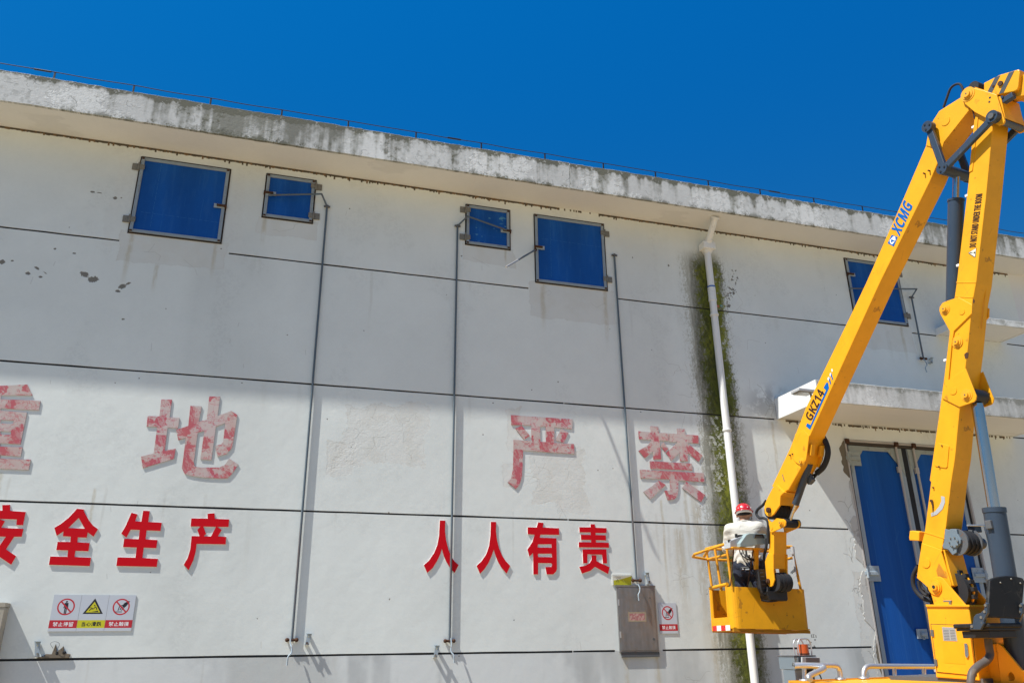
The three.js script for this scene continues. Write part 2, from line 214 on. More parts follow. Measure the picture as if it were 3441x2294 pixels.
function wallMaterial(x0) {
  const w = 2048, hh = 1816, wm = 9.2, hm = SOF;
  const t = paint(w, hh, wm, hm, (u, v) => wallColour(x0 + u, v), (cx, bx) => {
    const px = (x) => (x - x0) / wm * w, py = (y) => (1 - y / hm) * hh, k = w / wm;
    for (const c of [cx, bx]) { c.lineCap = 'round'; for (const [pts, wd] of crackList) { c.globalAlpha = wd > .0045 ? .6 : .38; c.strokeStyle = c === cx ? css([.20, .19, .16]) : '#303030'; c.lineWidth = Math.max(.8, wd * k); c.beginPath(); pts.forEach(([x, y], i) => c[i ? 'lineTo' : 'moveTo'](px(x), py(y))); c.stroke(); } }
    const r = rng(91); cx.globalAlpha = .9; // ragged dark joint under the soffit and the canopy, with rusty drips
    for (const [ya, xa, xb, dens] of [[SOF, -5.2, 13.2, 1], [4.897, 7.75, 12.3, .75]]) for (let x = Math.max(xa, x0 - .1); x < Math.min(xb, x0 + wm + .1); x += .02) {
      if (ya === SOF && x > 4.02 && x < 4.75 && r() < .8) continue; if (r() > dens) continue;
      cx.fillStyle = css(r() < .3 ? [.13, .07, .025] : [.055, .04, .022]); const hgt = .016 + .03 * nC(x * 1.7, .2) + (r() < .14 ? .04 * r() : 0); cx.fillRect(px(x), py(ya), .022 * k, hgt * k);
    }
    cx.globalAlpha = .85; cx.fillStyle = css([.12, .11, .1]); // stencilled marks half worn off, low right
    for (const [ax, ay, bw, bh] of [[2726, 2131, 3, 10], [2731, 2131, 8, 2], [2731, 2139, 8, 2], [2733, 2131, 2, 10], [2741, 2133, 3, 9], [2737, 2147, 6, 4], [2722, 2156, 7, 3], [2717, 2163, 4, 7], [2730, 2172, 14, 4], [2735, 2168, 4, 5], [2709, 2151, 3, 2]]) { const [mx, my] = wp(ax, ay); cx.fillRect(px(mx), py(my), bw / 230 * k, bh / 230 * k); }
    cx.globalAlpha = .9; for (const [ax, ay, c] of [[2413, 1028, [.5, .05, .04]], [2425, 1027, [.1, .25, .25]]]) { const [mx, my] = wp(ax, ay); cx.fillStyle = css(c); cx.fillRect(px(mx) - 6, py(my) - 4, 11, 8); cx.fillStyle = css([.6, .58, .52]); cx.fillRect(px(mx) - 1, py(my) - 3, 2, 6); }
  });
  for (const m of [t.map, t.bump]) { m.wrapS = m.wrapT = THREE.ClampToEdgeWrapping; m.repeat.set(1 / wm, 1 / hm); m.offset.set(-x0 / wm, 0); }
  return new THREE.MeshStandardMaterial({ map: t.map, bumpMap: t.bump, bumpScale: 0.008, roughness: 0.85 });
}
const plainWall = (() => { const t = paint(1024, 1024, 9.2, 9.2, (u, v) => { const k = .72 + .05 * (nA(u * .1087, v * .1087) - .5) + .03 * (nC(u * 2, v * 2) - .5); return [k, k * .995, k * .975, .5 + .1 * (nB(u, v) - .5)]; }); for (const m of [t.map, t.bump]) m.repeat.set(1 / 9.2, 1 / 9.2); return new THREE.MeshStandardMaterial({ map: t.map, bumpMap: t.bump, bumpScale: .008, roughness: .85 }); })();

const house = thing('warehouse', 'long white rendered warehouse with blue hatches, weathered concrete eave and big blue door', 'warehouse', [4, 0, 0]);
const H = (name, gs, m, parent = house, x = 4) => { const g = join(gs).translate(-x, 0, 0); return mesh(name, g, m, parent); };
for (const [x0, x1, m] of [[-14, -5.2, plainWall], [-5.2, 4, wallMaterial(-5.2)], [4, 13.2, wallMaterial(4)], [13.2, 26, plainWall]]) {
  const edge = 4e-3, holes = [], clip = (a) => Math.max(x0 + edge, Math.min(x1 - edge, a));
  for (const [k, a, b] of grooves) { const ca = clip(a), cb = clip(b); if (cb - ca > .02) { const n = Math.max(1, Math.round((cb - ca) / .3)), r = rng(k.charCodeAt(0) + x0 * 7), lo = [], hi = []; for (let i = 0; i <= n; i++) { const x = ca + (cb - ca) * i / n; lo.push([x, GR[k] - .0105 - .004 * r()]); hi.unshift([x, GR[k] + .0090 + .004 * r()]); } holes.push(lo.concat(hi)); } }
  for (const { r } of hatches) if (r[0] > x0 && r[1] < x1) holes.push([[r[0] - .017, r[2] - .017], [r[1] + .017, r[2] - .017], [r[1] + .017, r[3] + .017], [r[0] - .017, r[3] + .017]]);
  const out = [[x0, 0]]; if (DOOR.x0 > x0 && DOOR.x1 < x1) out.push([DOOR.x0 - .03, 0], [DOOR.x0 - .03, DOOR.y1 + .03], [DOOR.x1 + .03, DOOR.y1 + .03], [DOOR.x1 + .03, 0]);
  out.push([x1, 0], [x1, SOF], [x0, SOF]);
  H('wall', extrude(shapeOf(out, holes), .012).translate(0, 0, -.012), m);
}
H('joint_filler', [box(-14, DOOR.x0 - .03, .02, SOF, -.10, -.0125), box(DOOR.x1 + .03, 26, .02, SOF, -.10, -.0125), box(DOOR.x0 - .03, DOOR.x1 + .03, DOOR.y1 + .03, SOF, -.10, -.0125)], M.sealant);
H('rear_wall', [box(-14, 26, 0, SOF, -18, -17.7), box(-14, -13.7, 0, SOF, -17.7, -.101), box(25.7, 26, 0, SOF, -17.7, -.101), box(DOOR.x0 - .3, DOOR.x1 + .3, 0, DOOR.y1 + .2, -.5, -.2)], plainWall);
// roof slab with its weathered eave
const soffitMat = (() => { const t = paint(2048, 128, 9.2, .62, (u, v) => { const k = .70 + .05 * (nA(u * .2, v * .2) - .5) + .03 * (nC(u * 2, v * 2) - .5), st = ss(.74, .82, nD(u * .109 + .1, v * .3)) * .16, e = ss(.045, .01, v) * ss(.4, .6, nC(u * 1.3, v * 2)); const f = (1 - st * .5) * (1 - .5 * e); return [k * f, k * f * .985, k * f * .94, .5 + .12 * (nB(u, v) - .5)]; }); for (const m of [t.map, t.bump]) { m.wrapT = THREE.MirroredRepeatWrapping; m.repeat.set(1 / 9.2, 1 / .62); } return new THREE.MeshStandardMaterial({ map: t.map, bumpMap: t.bump, bumpScale: .006, roughness: .85 }); })();
const slab = new THREE.PlaneGeometry(40, EAVE - .012, 1, 1).rotateX(Math.PI / 2).translate(6, SOF, (EAVE - .012) / 2);
{ const p = slab.attributes.position, uv = slab.attributes.uv; for (let i = 0; i < p.count; i++) uv.setXY(i, p.getX(i), EAVE - p.getZ(i)); }
H('soffit', slab, soffitMat);
H('roof_slab', [box(-14, 26, SOF + .004, TOP - .01, -18, EAVE - .03)], std([.45, .45, .43], .9));
function fasciaMaterial(x0, h0, hgt, seed, dirt, wm = 9.2) {
  const w = 2048, h = 160, r = rng(seed);
  const t = paint(w, h, wm, hgt, (u, v) => {
    const x = x0 + u, up = v / hgt, grit = nC(x * 2.6, v * 2.6), gran = nC(x * 6.3, v * 6.3), region = nD(x * .071 + .21 * seed, .37), fineRun = nC(x * .43, v * .035 + .1 * seed), run = nD(x * .047 + .3 + .11 * seed, v * .012 + .2), blot = nD(x * .17, v * .33 + .7);
    let k = .57 + .14 * (blot - .5) + .10 * (grit - .5) + .06 * (gran - .5), hgtv = .5 + .25 * (grit - .5) + .2 * (nC(x * 5, v * 5) - .5);
    const peel = ss(.52, .545, .7 * nD(x * .27 + seed, v * .35) + .3 * grit); k += .11 * peel; hgtv += .16 * peel;
    const dTop = hgt - .045 - v, dBot = v - .02, clot = nB(x * 1.9 + .3, v * 1.7), topEdge = ss(.06, .0, dTop - .13 * (fineRun - .45) - .05 * region + .07 * (clot - .5)) * ss(.34, .5, .45 * clot + .55 * grit), runs = ss(.46, .76, .50 * fineRun + .42 * run + .24 * (region - .5) + .16 * (up - .5) + .13 * (clot - .5) + .12 * (grit - .5) + .09), low = ss(.10, 0, dBot) * ss(.50, .66, .6 * nC(x * .51 + .2, v * .4) + .4 * gran) * ss(.35, .6, region + .1), speck = ss(.60, .68, .5 * clot + .5 * nC(x * 1.3, v * 1.3)) * .7;
    const a = sat(dirt * (.95 * topEdge + .84 * runs + .85 * low + speck * .35 * ss(.4, .7, blot))), d = [.076, .074, .069]; return [k * 1.0 + (d[0] - k) * a * .88, k + (d[1] - k) * a * .88, k * .95 + (d[2] - k) * a * .88, hgtv - .1 * a];
  }, (cx, bx) => { for (const c of [cx, bx]) { c.strokeStyle = c === cx ? css([.2, .2, .18]) : '#505050'; c.globalAlpha = .6; const q = rng(seed + 3); for (let i = 0; i < 70 * dirt; i++) { let x = q() * w, y = q() * h, a = q() * 6.3; c.lineWidth = .8 + q() * 1.2; c.beginPath(); c.moveTo(x, y); for (let s = 0; s < 3 + q() * 8; s++) { a += (q() - .5) * 1.7; x += 6 * Math.cos(a); y += 6 * Math.sin(a); c.lineTo(x, y); } c.stroke(); } } });
  for (const m of [t.map, t.bump]) { m.wrapS = THREE.MirroredRepeatWrapping; m.wrapT = THREE.ClampToEdgeWrapping; m.repeat.set(1 / wm, 1 / hgt); m.offset.set(-x0 / wm, -h0 / hgt); }
  return new THREE.MeshStandardMaterial({ map: t.map, bumpMap: t.bump, bumpScale: .0055, roughness: .92 });
}
const fasciaMats = [fasciaMaterial(-5.2, SOF - .02, .5, 4, 1), fasciaMaterial(4, SOF - .02, .5, 8, .95)];
function raggedBar(x0, x1, y0, y1, z0, z1, step, amp, seed) { // a cast edge, never quite straight
  const r = rng(seed), n = Math.round((x1 - x0) / step), top = [], bot = []; for (let i = 0; i <= n; i++) { const x = x0 + (x1 - x0) * i / n; bot.push([x, y0 + amp * .6 * (r() - .5)]); top.unshift([x, y1 + amp * (r() - .5) + amp * 1.2 * (nA(x * .2, seed * .1) - .5)]); }
  return extrude(shapeOf(bot.concat(top)), z1 - z0, .006).translate(0, 0, z0);
}
H('fascia', [raggedBar(-14, 4, SOF - .008, TOP, EAVE - .04, EAVE, .07, .012, 3)], fasciaMats[0]); H('fascia', [raggedBar(4.0005, 26, SOF - .008, TOP, EAVE - .04, EAVE, .07, .012, 6)], fasciaMats[1]);
// canopies over the door and the upper opening
function canopy(x0, x1, y0, y1, out, seed) {
  const o = H('canopy', [box(x0 + .01, x1 - .01, y0 + .004, y1 - .006, .001, out - .03)], soffitMat);
  mesh('canopy_top', raggedBar(x0 + .01, x1 - .01, 0, out - .031, 0, .012, .12, .004, seed + 5).rotateX(Math.PI / 2).translate(-4, y1 - .001, .0), wornPaint([.17, .17, .16], [.06, .062, .055], 95, .14, .95), o);
  mesh('fascia', raggedBar(x0, x1, y0 - .004, y1, out - .03, out, .09, .008, seed).translate(-4, 0, 0), fasciaMaterial(x0, y0 - .02, y1 - y0 + .05, seed, .42, x1 - x0), o);
  const bm = std([.76, .77, .75], .6); for (const x of [x0 - .012, x1 - .009]) mesh('side_board', box(x, x + .021, y0 - .006, y1 + .004, .002, out + .004).translate(-4, 0, 0), bm, o);
  return o;
}
canopy(7.61, 12.34, 4.9, 5.225, 1.03, 14); canopy(11.16, 12.60, 6.685, 6.80, .69, 15);
// blue hatches
function bluePaint(seed, scratch) {
  const r = rng(seed);
  const t = paint(512, 512, 1.2, 1.2, (u, v) => { const k = 1 + .30 * (nD(u * .9, v * .10 + seed) - .5) + .16 * (nD(u * .5, v * .4 + seed) - .5) + .10 * (nC(u * 3, v * 3) - .5), m = .10 * ss(.6, .85, nB(u * 2, v * .3 + seed)); return [.007 * k + m * .05, .082 * k + m * .10, .33 * k + m * .08, .5 + .3 * (nC(u * 4, v * .5) - .5)]; }, (cx) => {
    cx.strokeStyle = css([.10, .26, .50]); for (let i = 0; i < 16 * scratch; i++) { cx.globalAlpha = .15 + .3 * r(); cx.lineWidth = .6 + r(); const x = r() * 512, y = r() * 512, l = 30 + 120 * r(), a = r() < .6 ? 1.57 + (r() - .5) * .1 : (r() - .5) * .5; cx.beginPath(); cx.moveTo(x, y); cx.lineTo(x + l * Math.cos(a), y + l * Math.sin(a)); cx.stroke(); }
    cx.globalAlpha = .55; cx.lineWidth = 1.4; cx.setLineDash([14, 5, 30, 9]); const yl = seed % 2 ? 400 : 230; cx.beginPath(); cx.moveTo(30, yl); cx.lineTo(490, yl + 6); cx.moveTo(90, 40); cx.lineTo(86, 480); cx.stroke(); cx.setLineDash([]);
    if (scratch > 1) { cx.fillStyle = css([.10, .28, .42]); for (let i = 0; i < 16; i++) { cx.globalAlpha = .5 + .4 * r(); const x = r() * 512, y = 160 + r() * 340, s = 3 + 22 * r() * r(); cx.beginPath(); for (let a = 0; a < 6.2; a += .6) { const q = s * (.5 + r()); cx.lineTo(x + q * 1.5 * Math.cos(a), y + q * .7 * Math.sin(a)); } cx.fill(); } }
  });
  for (const m of [t.map, t.bump]) m.repeat.set(1 / 1.2, 1 / 1.2);
  return new THREE.MeshPhysicalMaterial({ map: t.map, bumpMap: t.bump, bumpScale: .002, roughness: .55, specularIntensity: .35 });
}
const frameMat = wornPaint([.27, .32, .36], [.10, .05, .022], 51, .10, .5), gasketMat = wornPaint([.035, .026, .020], [.10, .045, .02], 57, .12, .8), hingeMat = wornPaint([.20, .19, .165], [.07, .045, .03], 59, .12, .7);
hatches.forEach(({ r: [x0, x1, y0, y1], hinge, look }, i) => {
  const fr = .046, q = rng(i + 60);
  const o = H('hatch', box(x0 + .03, x1 - .03, y0 + .03, y1 - .03, -.05, .008), bluePaint(i + 41, i === 2 ? 2 : 1)); if (look) o.userData.label = look;
  const add = (n, gs, m) => mesh(n, [].concat(gs).map((g) => g.translate(-4, 0, 0)), m, o);
  add('gasket', [box(x0 - .012, x0 + .0, y0 - .012, y1 + .012, -.05, .012), box(x1, x1 + .016, y0 - .016, y1 + .016, -.05, .014), box(x0, x1, y0 - .016, y0, -.05, .014), box(x0, x1, y1, y1 + .016, -.05, .014)], gasketMat);
  for (const g of [rbox(x0 + .003, x0 + fr, y0 + .003, y1 - .003, -.05, .026, .004), rbox(x1 - fr, x1 - .003, y0 + .003, y1 - .003, -.05, .026, .004), rbox(x0 + fr + .001, x1 - fr - .001, y0 + .003, y0 + fr, -.05, .024, .004), rbox(x0 + fr + .001, x1 - fr - .001, y1 - fr, y1 - .003, -.05, .024, .004)]) add('frame_strip', g, frameMat);
  add('corner_plate', [[x0, y0], [x1, y0], [x0, y1], [x1, y1]].map(([x, y]) => rbox(Math.max(x - .04, x0 + .006), Math.min(x + .04, x1 - .006), Math.max(y - .035, y0 + .006), Math.min(y + .035, y1 - .006), .02, .029, .003)), M.rust);
  add('rivet', Array.from({ length: 12 }, (_, k) => { const s = (k % 6 + .5 + .2 * q()) / 6; return new THREE.SphereGeometry(.007, 8, 6).scale(1, 1, .5).translate(k < 6 ? x0 + fr / 2 : x1 - fr / 2, y0 + (y1 - y0) * s, .026); }), M.bolt);
  const hx = hinge < 0 ? x0 : x1;
  for (const hy of [y0 + .16 * (y1 - y0), y1 - .14 * (y1 - y0)]) {
    const k = H('hinge', [rbox(Math.min(hx, hx + hinge * .1), Math.max(hx, hx + hinge * .1), hy - .05, hy + .05, .001, .018, .004), rbox(Math.min(hx, hx - hinge * .06), Math.max(hx, hx - hinge * .06), hy - .035, hy + .035, .024, .042, .004), rod(V(hx + hinge * .012, hy - .06, .034), V(hx + hinge * .012, hy + .06, .034), .014)], hingeMat, o); k.position.set(0, 0, 0);
  }
  const ly = i === 0 ? 7.37 : i === 1 ? 7.68 : i === 2 ? 7.59 : i === 3 ? 7.38 : 7.66, lx = hinge < 0 ? x1 : x0;
  add('latch', [rbox(Math.min(lx, lx + hinge * .15) + .003, Math.max(lx, lx + hinge * .15) - .003, ly - .032, ly + .032, .024, .034, .003)], M.galv); add('latch_bolt', [rbox(Math.min(lx - hinge * .02, lx + hinge * .11), Math.max(lx - hinge * .02, lx + hinge * .11), ly - .012, ly + .015, .034, .062, .004), rod(V(lx - hinge * .008, ly - .03, .03), V(lx - hinge * .008, ly + .03, .03), .014)], M.rust);
});
// big double door
{
  const { x0, x1, y1 } = DOOR, c0 = 9.93, c1 = 10.03, q = rng(9);
  const leafMat = bluePaint(46, 1); leafMat.map.repeat.set(.83, .3); leafMat.bumpMap.repeat.set(.83, .3); leafMat.bumpScale = .004;
  const dirty = std([.30, .31, .28], .75), jamb = wornPaint([.46, .43, .40], [.16, .11, .07], 61, .12, .7), plate = wornPaint([.34, .37, .34], [.19, .16, .11], 63, .10, .6);
  for (const [a, b, s] of [[x0 + .045, c0, 0], [c1, x1 - .045, 1]]) {
    const o = H('door', box(a, b, .05, y1 - .06, -.10, -.045), leafMat); o.userData.label = s ? 'right leaf of the big blue door' : 'left leaf of the big blue door';
    const add = (n, gs, m) => mesh(n, [].concat(gs).map((g) => g.translate(-4, 0, 0)), m, o), e = .012;
    for (const g of [rbox(a, a + .075, .05, y1 - .06, -.05, -.03, .004), rbox(b - .075, b, .05, y1 - .06, -.05, -.03, .004)]) add('edge_strip', g, M.galv);
    add('top_rail', box(a + .076, b - .076, y1 - .13, y1 - .061, -.049, -.032), plate);
    for (const k of [0, 1]) { const xx = k ? b : a, d = k ? -1 : 1, pts = [[xx + d * e, y1 - .062], [xx + d * .38, y1 - .062], [xx + d * .30, y1 - .11], [xx + d * .07, y1 - .40], [xx + d * e, y1 - .52]]; add('corner_plate', extrude(shapeOf(d > 0 ? pts.reverse() : pts), .008, .002).translate(0, 0, -.029), plate); }
    const hx = s ? b : a, d = s ? -1 : 1;
    for (const hy of [y1 - .28, 2.56, .9]) { const hh = H('hinge', [rbox(Math.min(hx - d * .05, hx + d * .20), Math.max(hx - d * .05, hx + d * .20), hy - .115, hy + .115, -.021, -.008, .004), rbox(Math.min(hx - d * .09, hx + d * .17), Math.max(hx - d * .09, hx + d * .17), hy - .03, hy + .03, -.008, .014, .01), rod(V(hx - d * .045, hy - .07, .008), V(hx - d * .045, hy + .07, .008), .022)], hy > 4 ? plate : M.galv, o); hh.position.set(0, 0, 0); }
    const bx = s ? a + .12 : b - .13;
    add('lock_rod', [rod(V(bx, .3, .005), V(bx, y1 - .04, .005), .019), ...[1.2, 2.6, 4.2].map((y) => rbox(bx - .035, bx + .035, y - .05, y + .05, -.03, .012, .006))], jamb);
    if (!s) add('lock_plate', [rbox(b - .36, b - .16, 1.62, 1.76, -.028, -.014, .004), rbox(b - .30, b - .20, 1.66, 1.70, -.014, .02, .006), new THREE.TorusGeometry(.022, .008, 8, 14).translate(b - .26, 1.635, .0)], M.galv);
  }
  const fr = H('door_frame', [rbox(x0 - .028, x0 + .0, 0, y1 + .02, -.09, .012, .004)], jamb); mesh('door_frame', [rbox(x1, x1 + .028, 0, y1 + .02, -.09, .012, .004).translate(-4, 0, 0)], jamb, house);
  H('lintel', [rbox(x0 + .001, x1 - .001, y1 - .055, y1 - .012, -.09, .006, .004)], std([.055, .042, .03], .8)); H('lintel', [rbox(x0 - .0, x1, y1 - .0115, y1 + .022, -.09, .014, .004)], jamb);
  H('rubber_seal', [box(x0 + .001, x0 + .044, .02, y1 - .056, -.10, -.028), box(x1 - .044, x1 - .001, .02, y1 - .056, -.10, -.028), box(c0 + .001, c1 - .001, .02, y1 - .056, -.10, -.035)], M.rubber);
  H('rod_head', [c0 - .13, c1 + .12, x0 + .01].map((x) => rbox(x - .035, x + .035, y1 - .05, y1 + .03, .0, .045, .008)), M.rust);
  // broken render along the left jamb: plates of mortar standing off the wall
  const pl = (pts, z, m, n) => H(n, extrude(shapeOf(pts), z * .4, .001), m), brown = std([.17, .145, .105], .95), grey = wornPaint([.55, .545, .51], [.30, .28, .25], 67, .16, .9);
  const ragged = (ya, yb, wmax, seed) => { const r = rng(seed), a = [], b = []; for (let y = ya; y <= yb + .001; y += .035) { const e = Math.min(1, 6 * Math.min(y - ya, yb - y) / (yb - ya)); a.push([x0 - .03 - wmax * (.15 + .85 * e) * (.40 + .35 * r() + .5 * (nA(y * .5 + seed, .3) - .2)), y + .012 * r()]); b.unshift([x0 - .0285, y]); } return b.concat(a).reverse(); };
  pl(ragged(4.02, 4.62, .13, 3), .006, brown, 'bare_mortar'); pl(ragged(2.65, 3.45, .17, 5), .012, grey, 'mortar_patch'); pl(ragged(1.75, 2.62, .18, 7), .014, grey, 'mortar_patch'); pl(ragged(.2, 1.70, .10, 9), .013, grey, 'mortar_patch'); pl(ragged(3.48, 4.0, .05, 11), .009, grey, 'mortar_patch'); pl(ragged(1.12, 1.58, .05, 12), .016, brown, 'bare_mortar');
}
// ---------------------------------------------------------------- things on the wall
// raised characters: outlines read off the photograph, laid on the wall, cut from board
const pinkFace = (() => { const r = rng(15); const t = paint(1024, 1024, 2, 2, (u, v) => {
  const a = nD(u * .9, v * .9), b = nC(u * 1.6 + .3, v * 1.6), w = nA(u * .7 + .11, v * .7), crease = Math.abs(nB(u * .8 + .2 * b, v * .8) - .5) * 2;
  const red = ss(.575, .61, .45 * w + .35 * nB(u * .7 + 3, v * .7) + .30 * a - .04), thin = ss(.08, .03, crease) * .7 + ss(.06, .02, Math.abs(nA(u * 1.3 + 7, v * 1.3) - .47) * 2) * .6, scr = ss(.52, .60, nC(u * 2.3 + v * 1.1, v * .7 - u * .3)), wash = ss(.42, .62, .5 * w + .5 * a) * .26, m = sat(wash + red * (.55 + .45 * ss(.3, .5, b)) * (1 - .6 * scr) + thin * .9);
  const pale = [.56 + .05 * (b - .5), .475 + .04 * (a - .5), .435], hot = [.50, .085 + .04 * a, .13]; return [0, 1, 2].map((k) => pale[k] + (hot[k] - pale[k]) * m).concat(.5 + .2 * (a - .5) - .1 * m); });
  for (const m of [t.map, t.bump]) m.repeat.set(.5, .5); return new THREE.MeshStandardMaterial({ map: t.map, bumpMap: t.bump, bumpScale: .004, roughness: .75 }); })();
const boardEdge = wornPaint([.17, .125, .10], [.07, .05, .04], 93, .1, .85);
function character(kind, tr, parts, label) { // parts: [outline, ...holes] in pixels of one crop
  const old = kind === 'old', thick = old ? .0085 : .0115, sh = [];
  let lo = [9, 9], hi = [-9, -9];
  for (const [o, ...hs] of parts) { const f = (l) => l.map(([x, y]) => wp(...tr(x, y), thick)); const q = f(o); for (const p of q) { lo = [Math.min(lo[0], p[0]), Math.min(lo[1], p[1])]; hi = [Math.max(hi[0], p[0]), Math.max(hi[1], p[1])]; } sh.push([q, hs.map(f)]); }
  const cx = (lo[0] + hi[0]) / 2, cy = lo[1], mv = (l) => l.map(([x, y]) => [x - cx, y - cy]);
  const g = thing(old ? 'faded_character' : 'red_character', label, 'wall lettering', [cx, cy, .001], old ? 'faded pink raised characters of the upper line' : 'red raised characters of the lower line');
  mesh('board', sh.map(([q, hs]) => extrude(shapeOf(mv(q), hs.map(mv)), thick - .003)), old ? boardEdge : M.foam, g);
  const fg = sh.map(([q, hs]) => extrude(shapeOf(mv(q), hs.map(mv)), .003).translate(0, 0, thick - .003 + .0002)); const off = rng(Math.round(cx * 100))();
  for (const f of fg) { const uv = f.attributes.uv; for (let i = 0; i < uv.count; i++) uv.setXY(i, uv.getX(i) + off * 7, uv.getY(i) + off * 3); }
  mesh('face', fg, old ? pinkFace : M.red, g);
}
const g1 = crop(0, 1680, 5.88), g2 = crop(380, 1700, 5.88), g3 = crop(1400, 1720, 6.533), g4 = crop(1740, 1730, 6.533), g5 = crop(2120, 1410, 5.407), g6 = crop(0, 1270, 4.75), g7 = crop(450, 1310, 4.9), g8 = crop(1680, 1370, 5.407);
const pr = (s) => s.trim().split(/\s+/).map((p) => p.split(',').map(Number));
character('new', g1, [[pr('35,95 190,90 192,210 500,232 445,495 312,490 325,380 -130,365 -150,480 -290,470 -270,200 38,205')], [pr('-40,370 0,385 88,415 18,545 455,565 420,722 270,722 108,970 310,1105 210,1275 -10,1125 -230,1260 -330,1130 -140,1030 -270,950 -160,705 -330,700 -310,530 -110,538'), pr('108,722 0,872 -30,900 -110,860 -45,716')]], 'red raised character cut by the left edge of the photo, first of the lower line');
character('new', g1, [[pr('1515,165 1660,185 1645,205 1680,275 1750,400 1830,500 1930,572 1838,720 1725,635 1705,740 1530,735 1520,830 1765,845 1740,1008 1480,1000 1465,1122 1792,1135 1765,1302 957,1275 983,1110 1322,1118 1338,992 1102,985 1130,820 1380,825 1390,720 1235,712 1247,615 1110,705 1065,545 1200,465 1350,345 1450,240'), pr('1548,350 1668,562 1340,550')]], 'red raised character with a pointed roof and triangular gap, above the three-panel sign');
character('new', g2, [[pr('588,88 718,95 688,312 955,325 930,490 655,478 635,655 870,668 848,830 600,820 572,1022 880,1040 855,1200 55,1180 80,1010 435,1018 460,818 188,808 212,642 498,652 520,470 340,465 255,622 152,540 240,395 355,130 475,160 430,298 552,305')]], 'red raised character of three bars on an upright, third of the lower line');
character('new', g2, [[pr('1860,148 1998,138 2005,250 2290,260 2275,410 2050,410 2140,470 2065,598 2230,605 2218,755 1645,745 1625,900 1580,1070 1485,1265 1388,1158 1470,1020 1520,850 1545,590 1700,592 1660,468 1722,402 1525,402 1540,240 1865,245'), pr('1778,404 2030,408 1928,598 1785,595 1832,548')]], 'red raised character with a long curved left leg, last one left of the first pipe');
character('new', g3, [[pr('508,182 628,185 622,420 645,620 700,830 760,980 830,1080 920,1160 832,1335 750,1250 650,1090 590,950 552,798 520,920 450,1070 350,1230 230,1335 155,1165 270,1060 380,900 450,730 490,520')]], 'red two-legged raised character crossed by the middle pipe');
character('new', g3, [[pr('1628,212 1745,215 1742,420 1765,620 1810,800 1880,960 1960,1080 2055,1180 1975,1350 1870,1230 1780,1080 1725,940 1692,822 1650,950 1580,1110 1490,1250 1390,1355 1315,1180 1430,1070 1530,920 1590,740 1620,500')]], 'red two-legged raised character standing clear to the right of the middle pipe');
character('new', g4, [[pr('445,158 565,170 548,272 903,288 910,435 498,428 480,495 848,508 860,1180 840,1240 780,1300 635,1302 605,1140 735,1138 752,1110 752,1070 735,1058 448,1052 445,1302 342,1302 335,830 255,915 210,755 320,590 372,432 218,418 215,265 415,272'), pr('440,642 730,640 742,655 742,715 438,712'), pr('442,848 735,848 748,862 750,925 445,920')]], 'red raised character with a slotted box, second from right in the lower line');
character('new', g4, [[pr('1598,198 1692,200 1700,275 1948,285 1950,395 1708,392 1708,438 1935,445 1940,558 1715,550 1718,600 1998,608 2005,715 1340,708 1338,592 1610,598 1612,545 1390,545 1382,430 1605,435 1602,380 1355,380 1350,265 1595,268')], [pr('1420,752 1945,752 1962,1060 1868,1060 1855,890 1845,868 1530,862 1528,1058 1435,1058')], [pr('1625,880 1725,885 1728,1010 2015,1145 1985,1295 1695,1135 1600,1220 1408,1285 1350,1135 1480,1110 1580,1055 1620,980')]], 'red raised character of many bars, rightmost of the lower line, above the yellow sign');
character('old', g6, [[pr('-560,150 430,102 512,275 12,275 8,335 640,365 612,512 5,482 3,520 425,550 320,1055 -2,1038 -4,1092 350,1105 325,1250 -6,1228 -8,1285 485,1300 450,1465 -640,1420 -630,1260 -130,1275 -128,1210 -520,1200 -510,1060 -120,1075 -118,1030 -500,1010 -480,520 -110,515 -108,475 -720,440 -710,300 -105,325 -100,280 -540,290'), pr('5,665 212,675 205,730 3,722'), pr('2,845 170,855 165,905 0,897'), pr('-120,660 -120,715 -370,700 -360,645'), pr('-122,842 -122,892 -380,880 -375,830')]], 'faded pink raised character of stacked bars cut by the left edge of the photo');
character('old', g7, [[pr('445,155 622,160 582,448 745,460 720,632 550,615 500,1000 682,965 655,1130 140,1285 110,1095 320,1045 378,605 200,600 222,428 415,435')], [pr('925,260 1110,268 1062,520 1195,490 1235,105 1415,110 1372,425 1600,345 1700,410 1625,880 1610,950 1520,1055 1370,1095 1330,915 1430,895 1465,850 1500,545 1345,600 1272,1150 1090,1138 1155,672 1045,700 980,1200 1000,1262 1100,1275 1400,1275 1490,1235 1565,1130 1715,1225 1620,1370 1540,1450 1400,1455 1150,1440 960,1415 830,1380 785,1290 850,785 725,825 690,655 890,590')]], 'faded pink raised character with a big upturned hook, below the large left hatch');
character('old', g8, [[pr('200,130 1318,208 1312,385 988,352 988,635 1160,645 1345,655 1355,838 420,772 415,1000 400,1250 350,1400 290,1475 140,1350 205,1280 240,1100 248,580 575,602 570,318 205,308'), pr('730,335 830,340 838,622 735,615')], [pr('392,322 545,505 440,578 280,375')], [pr('1115,378 1245,450 1160,636 1010,585')]], 'faded pink raised character with one long left leg, below the large middle hatch');
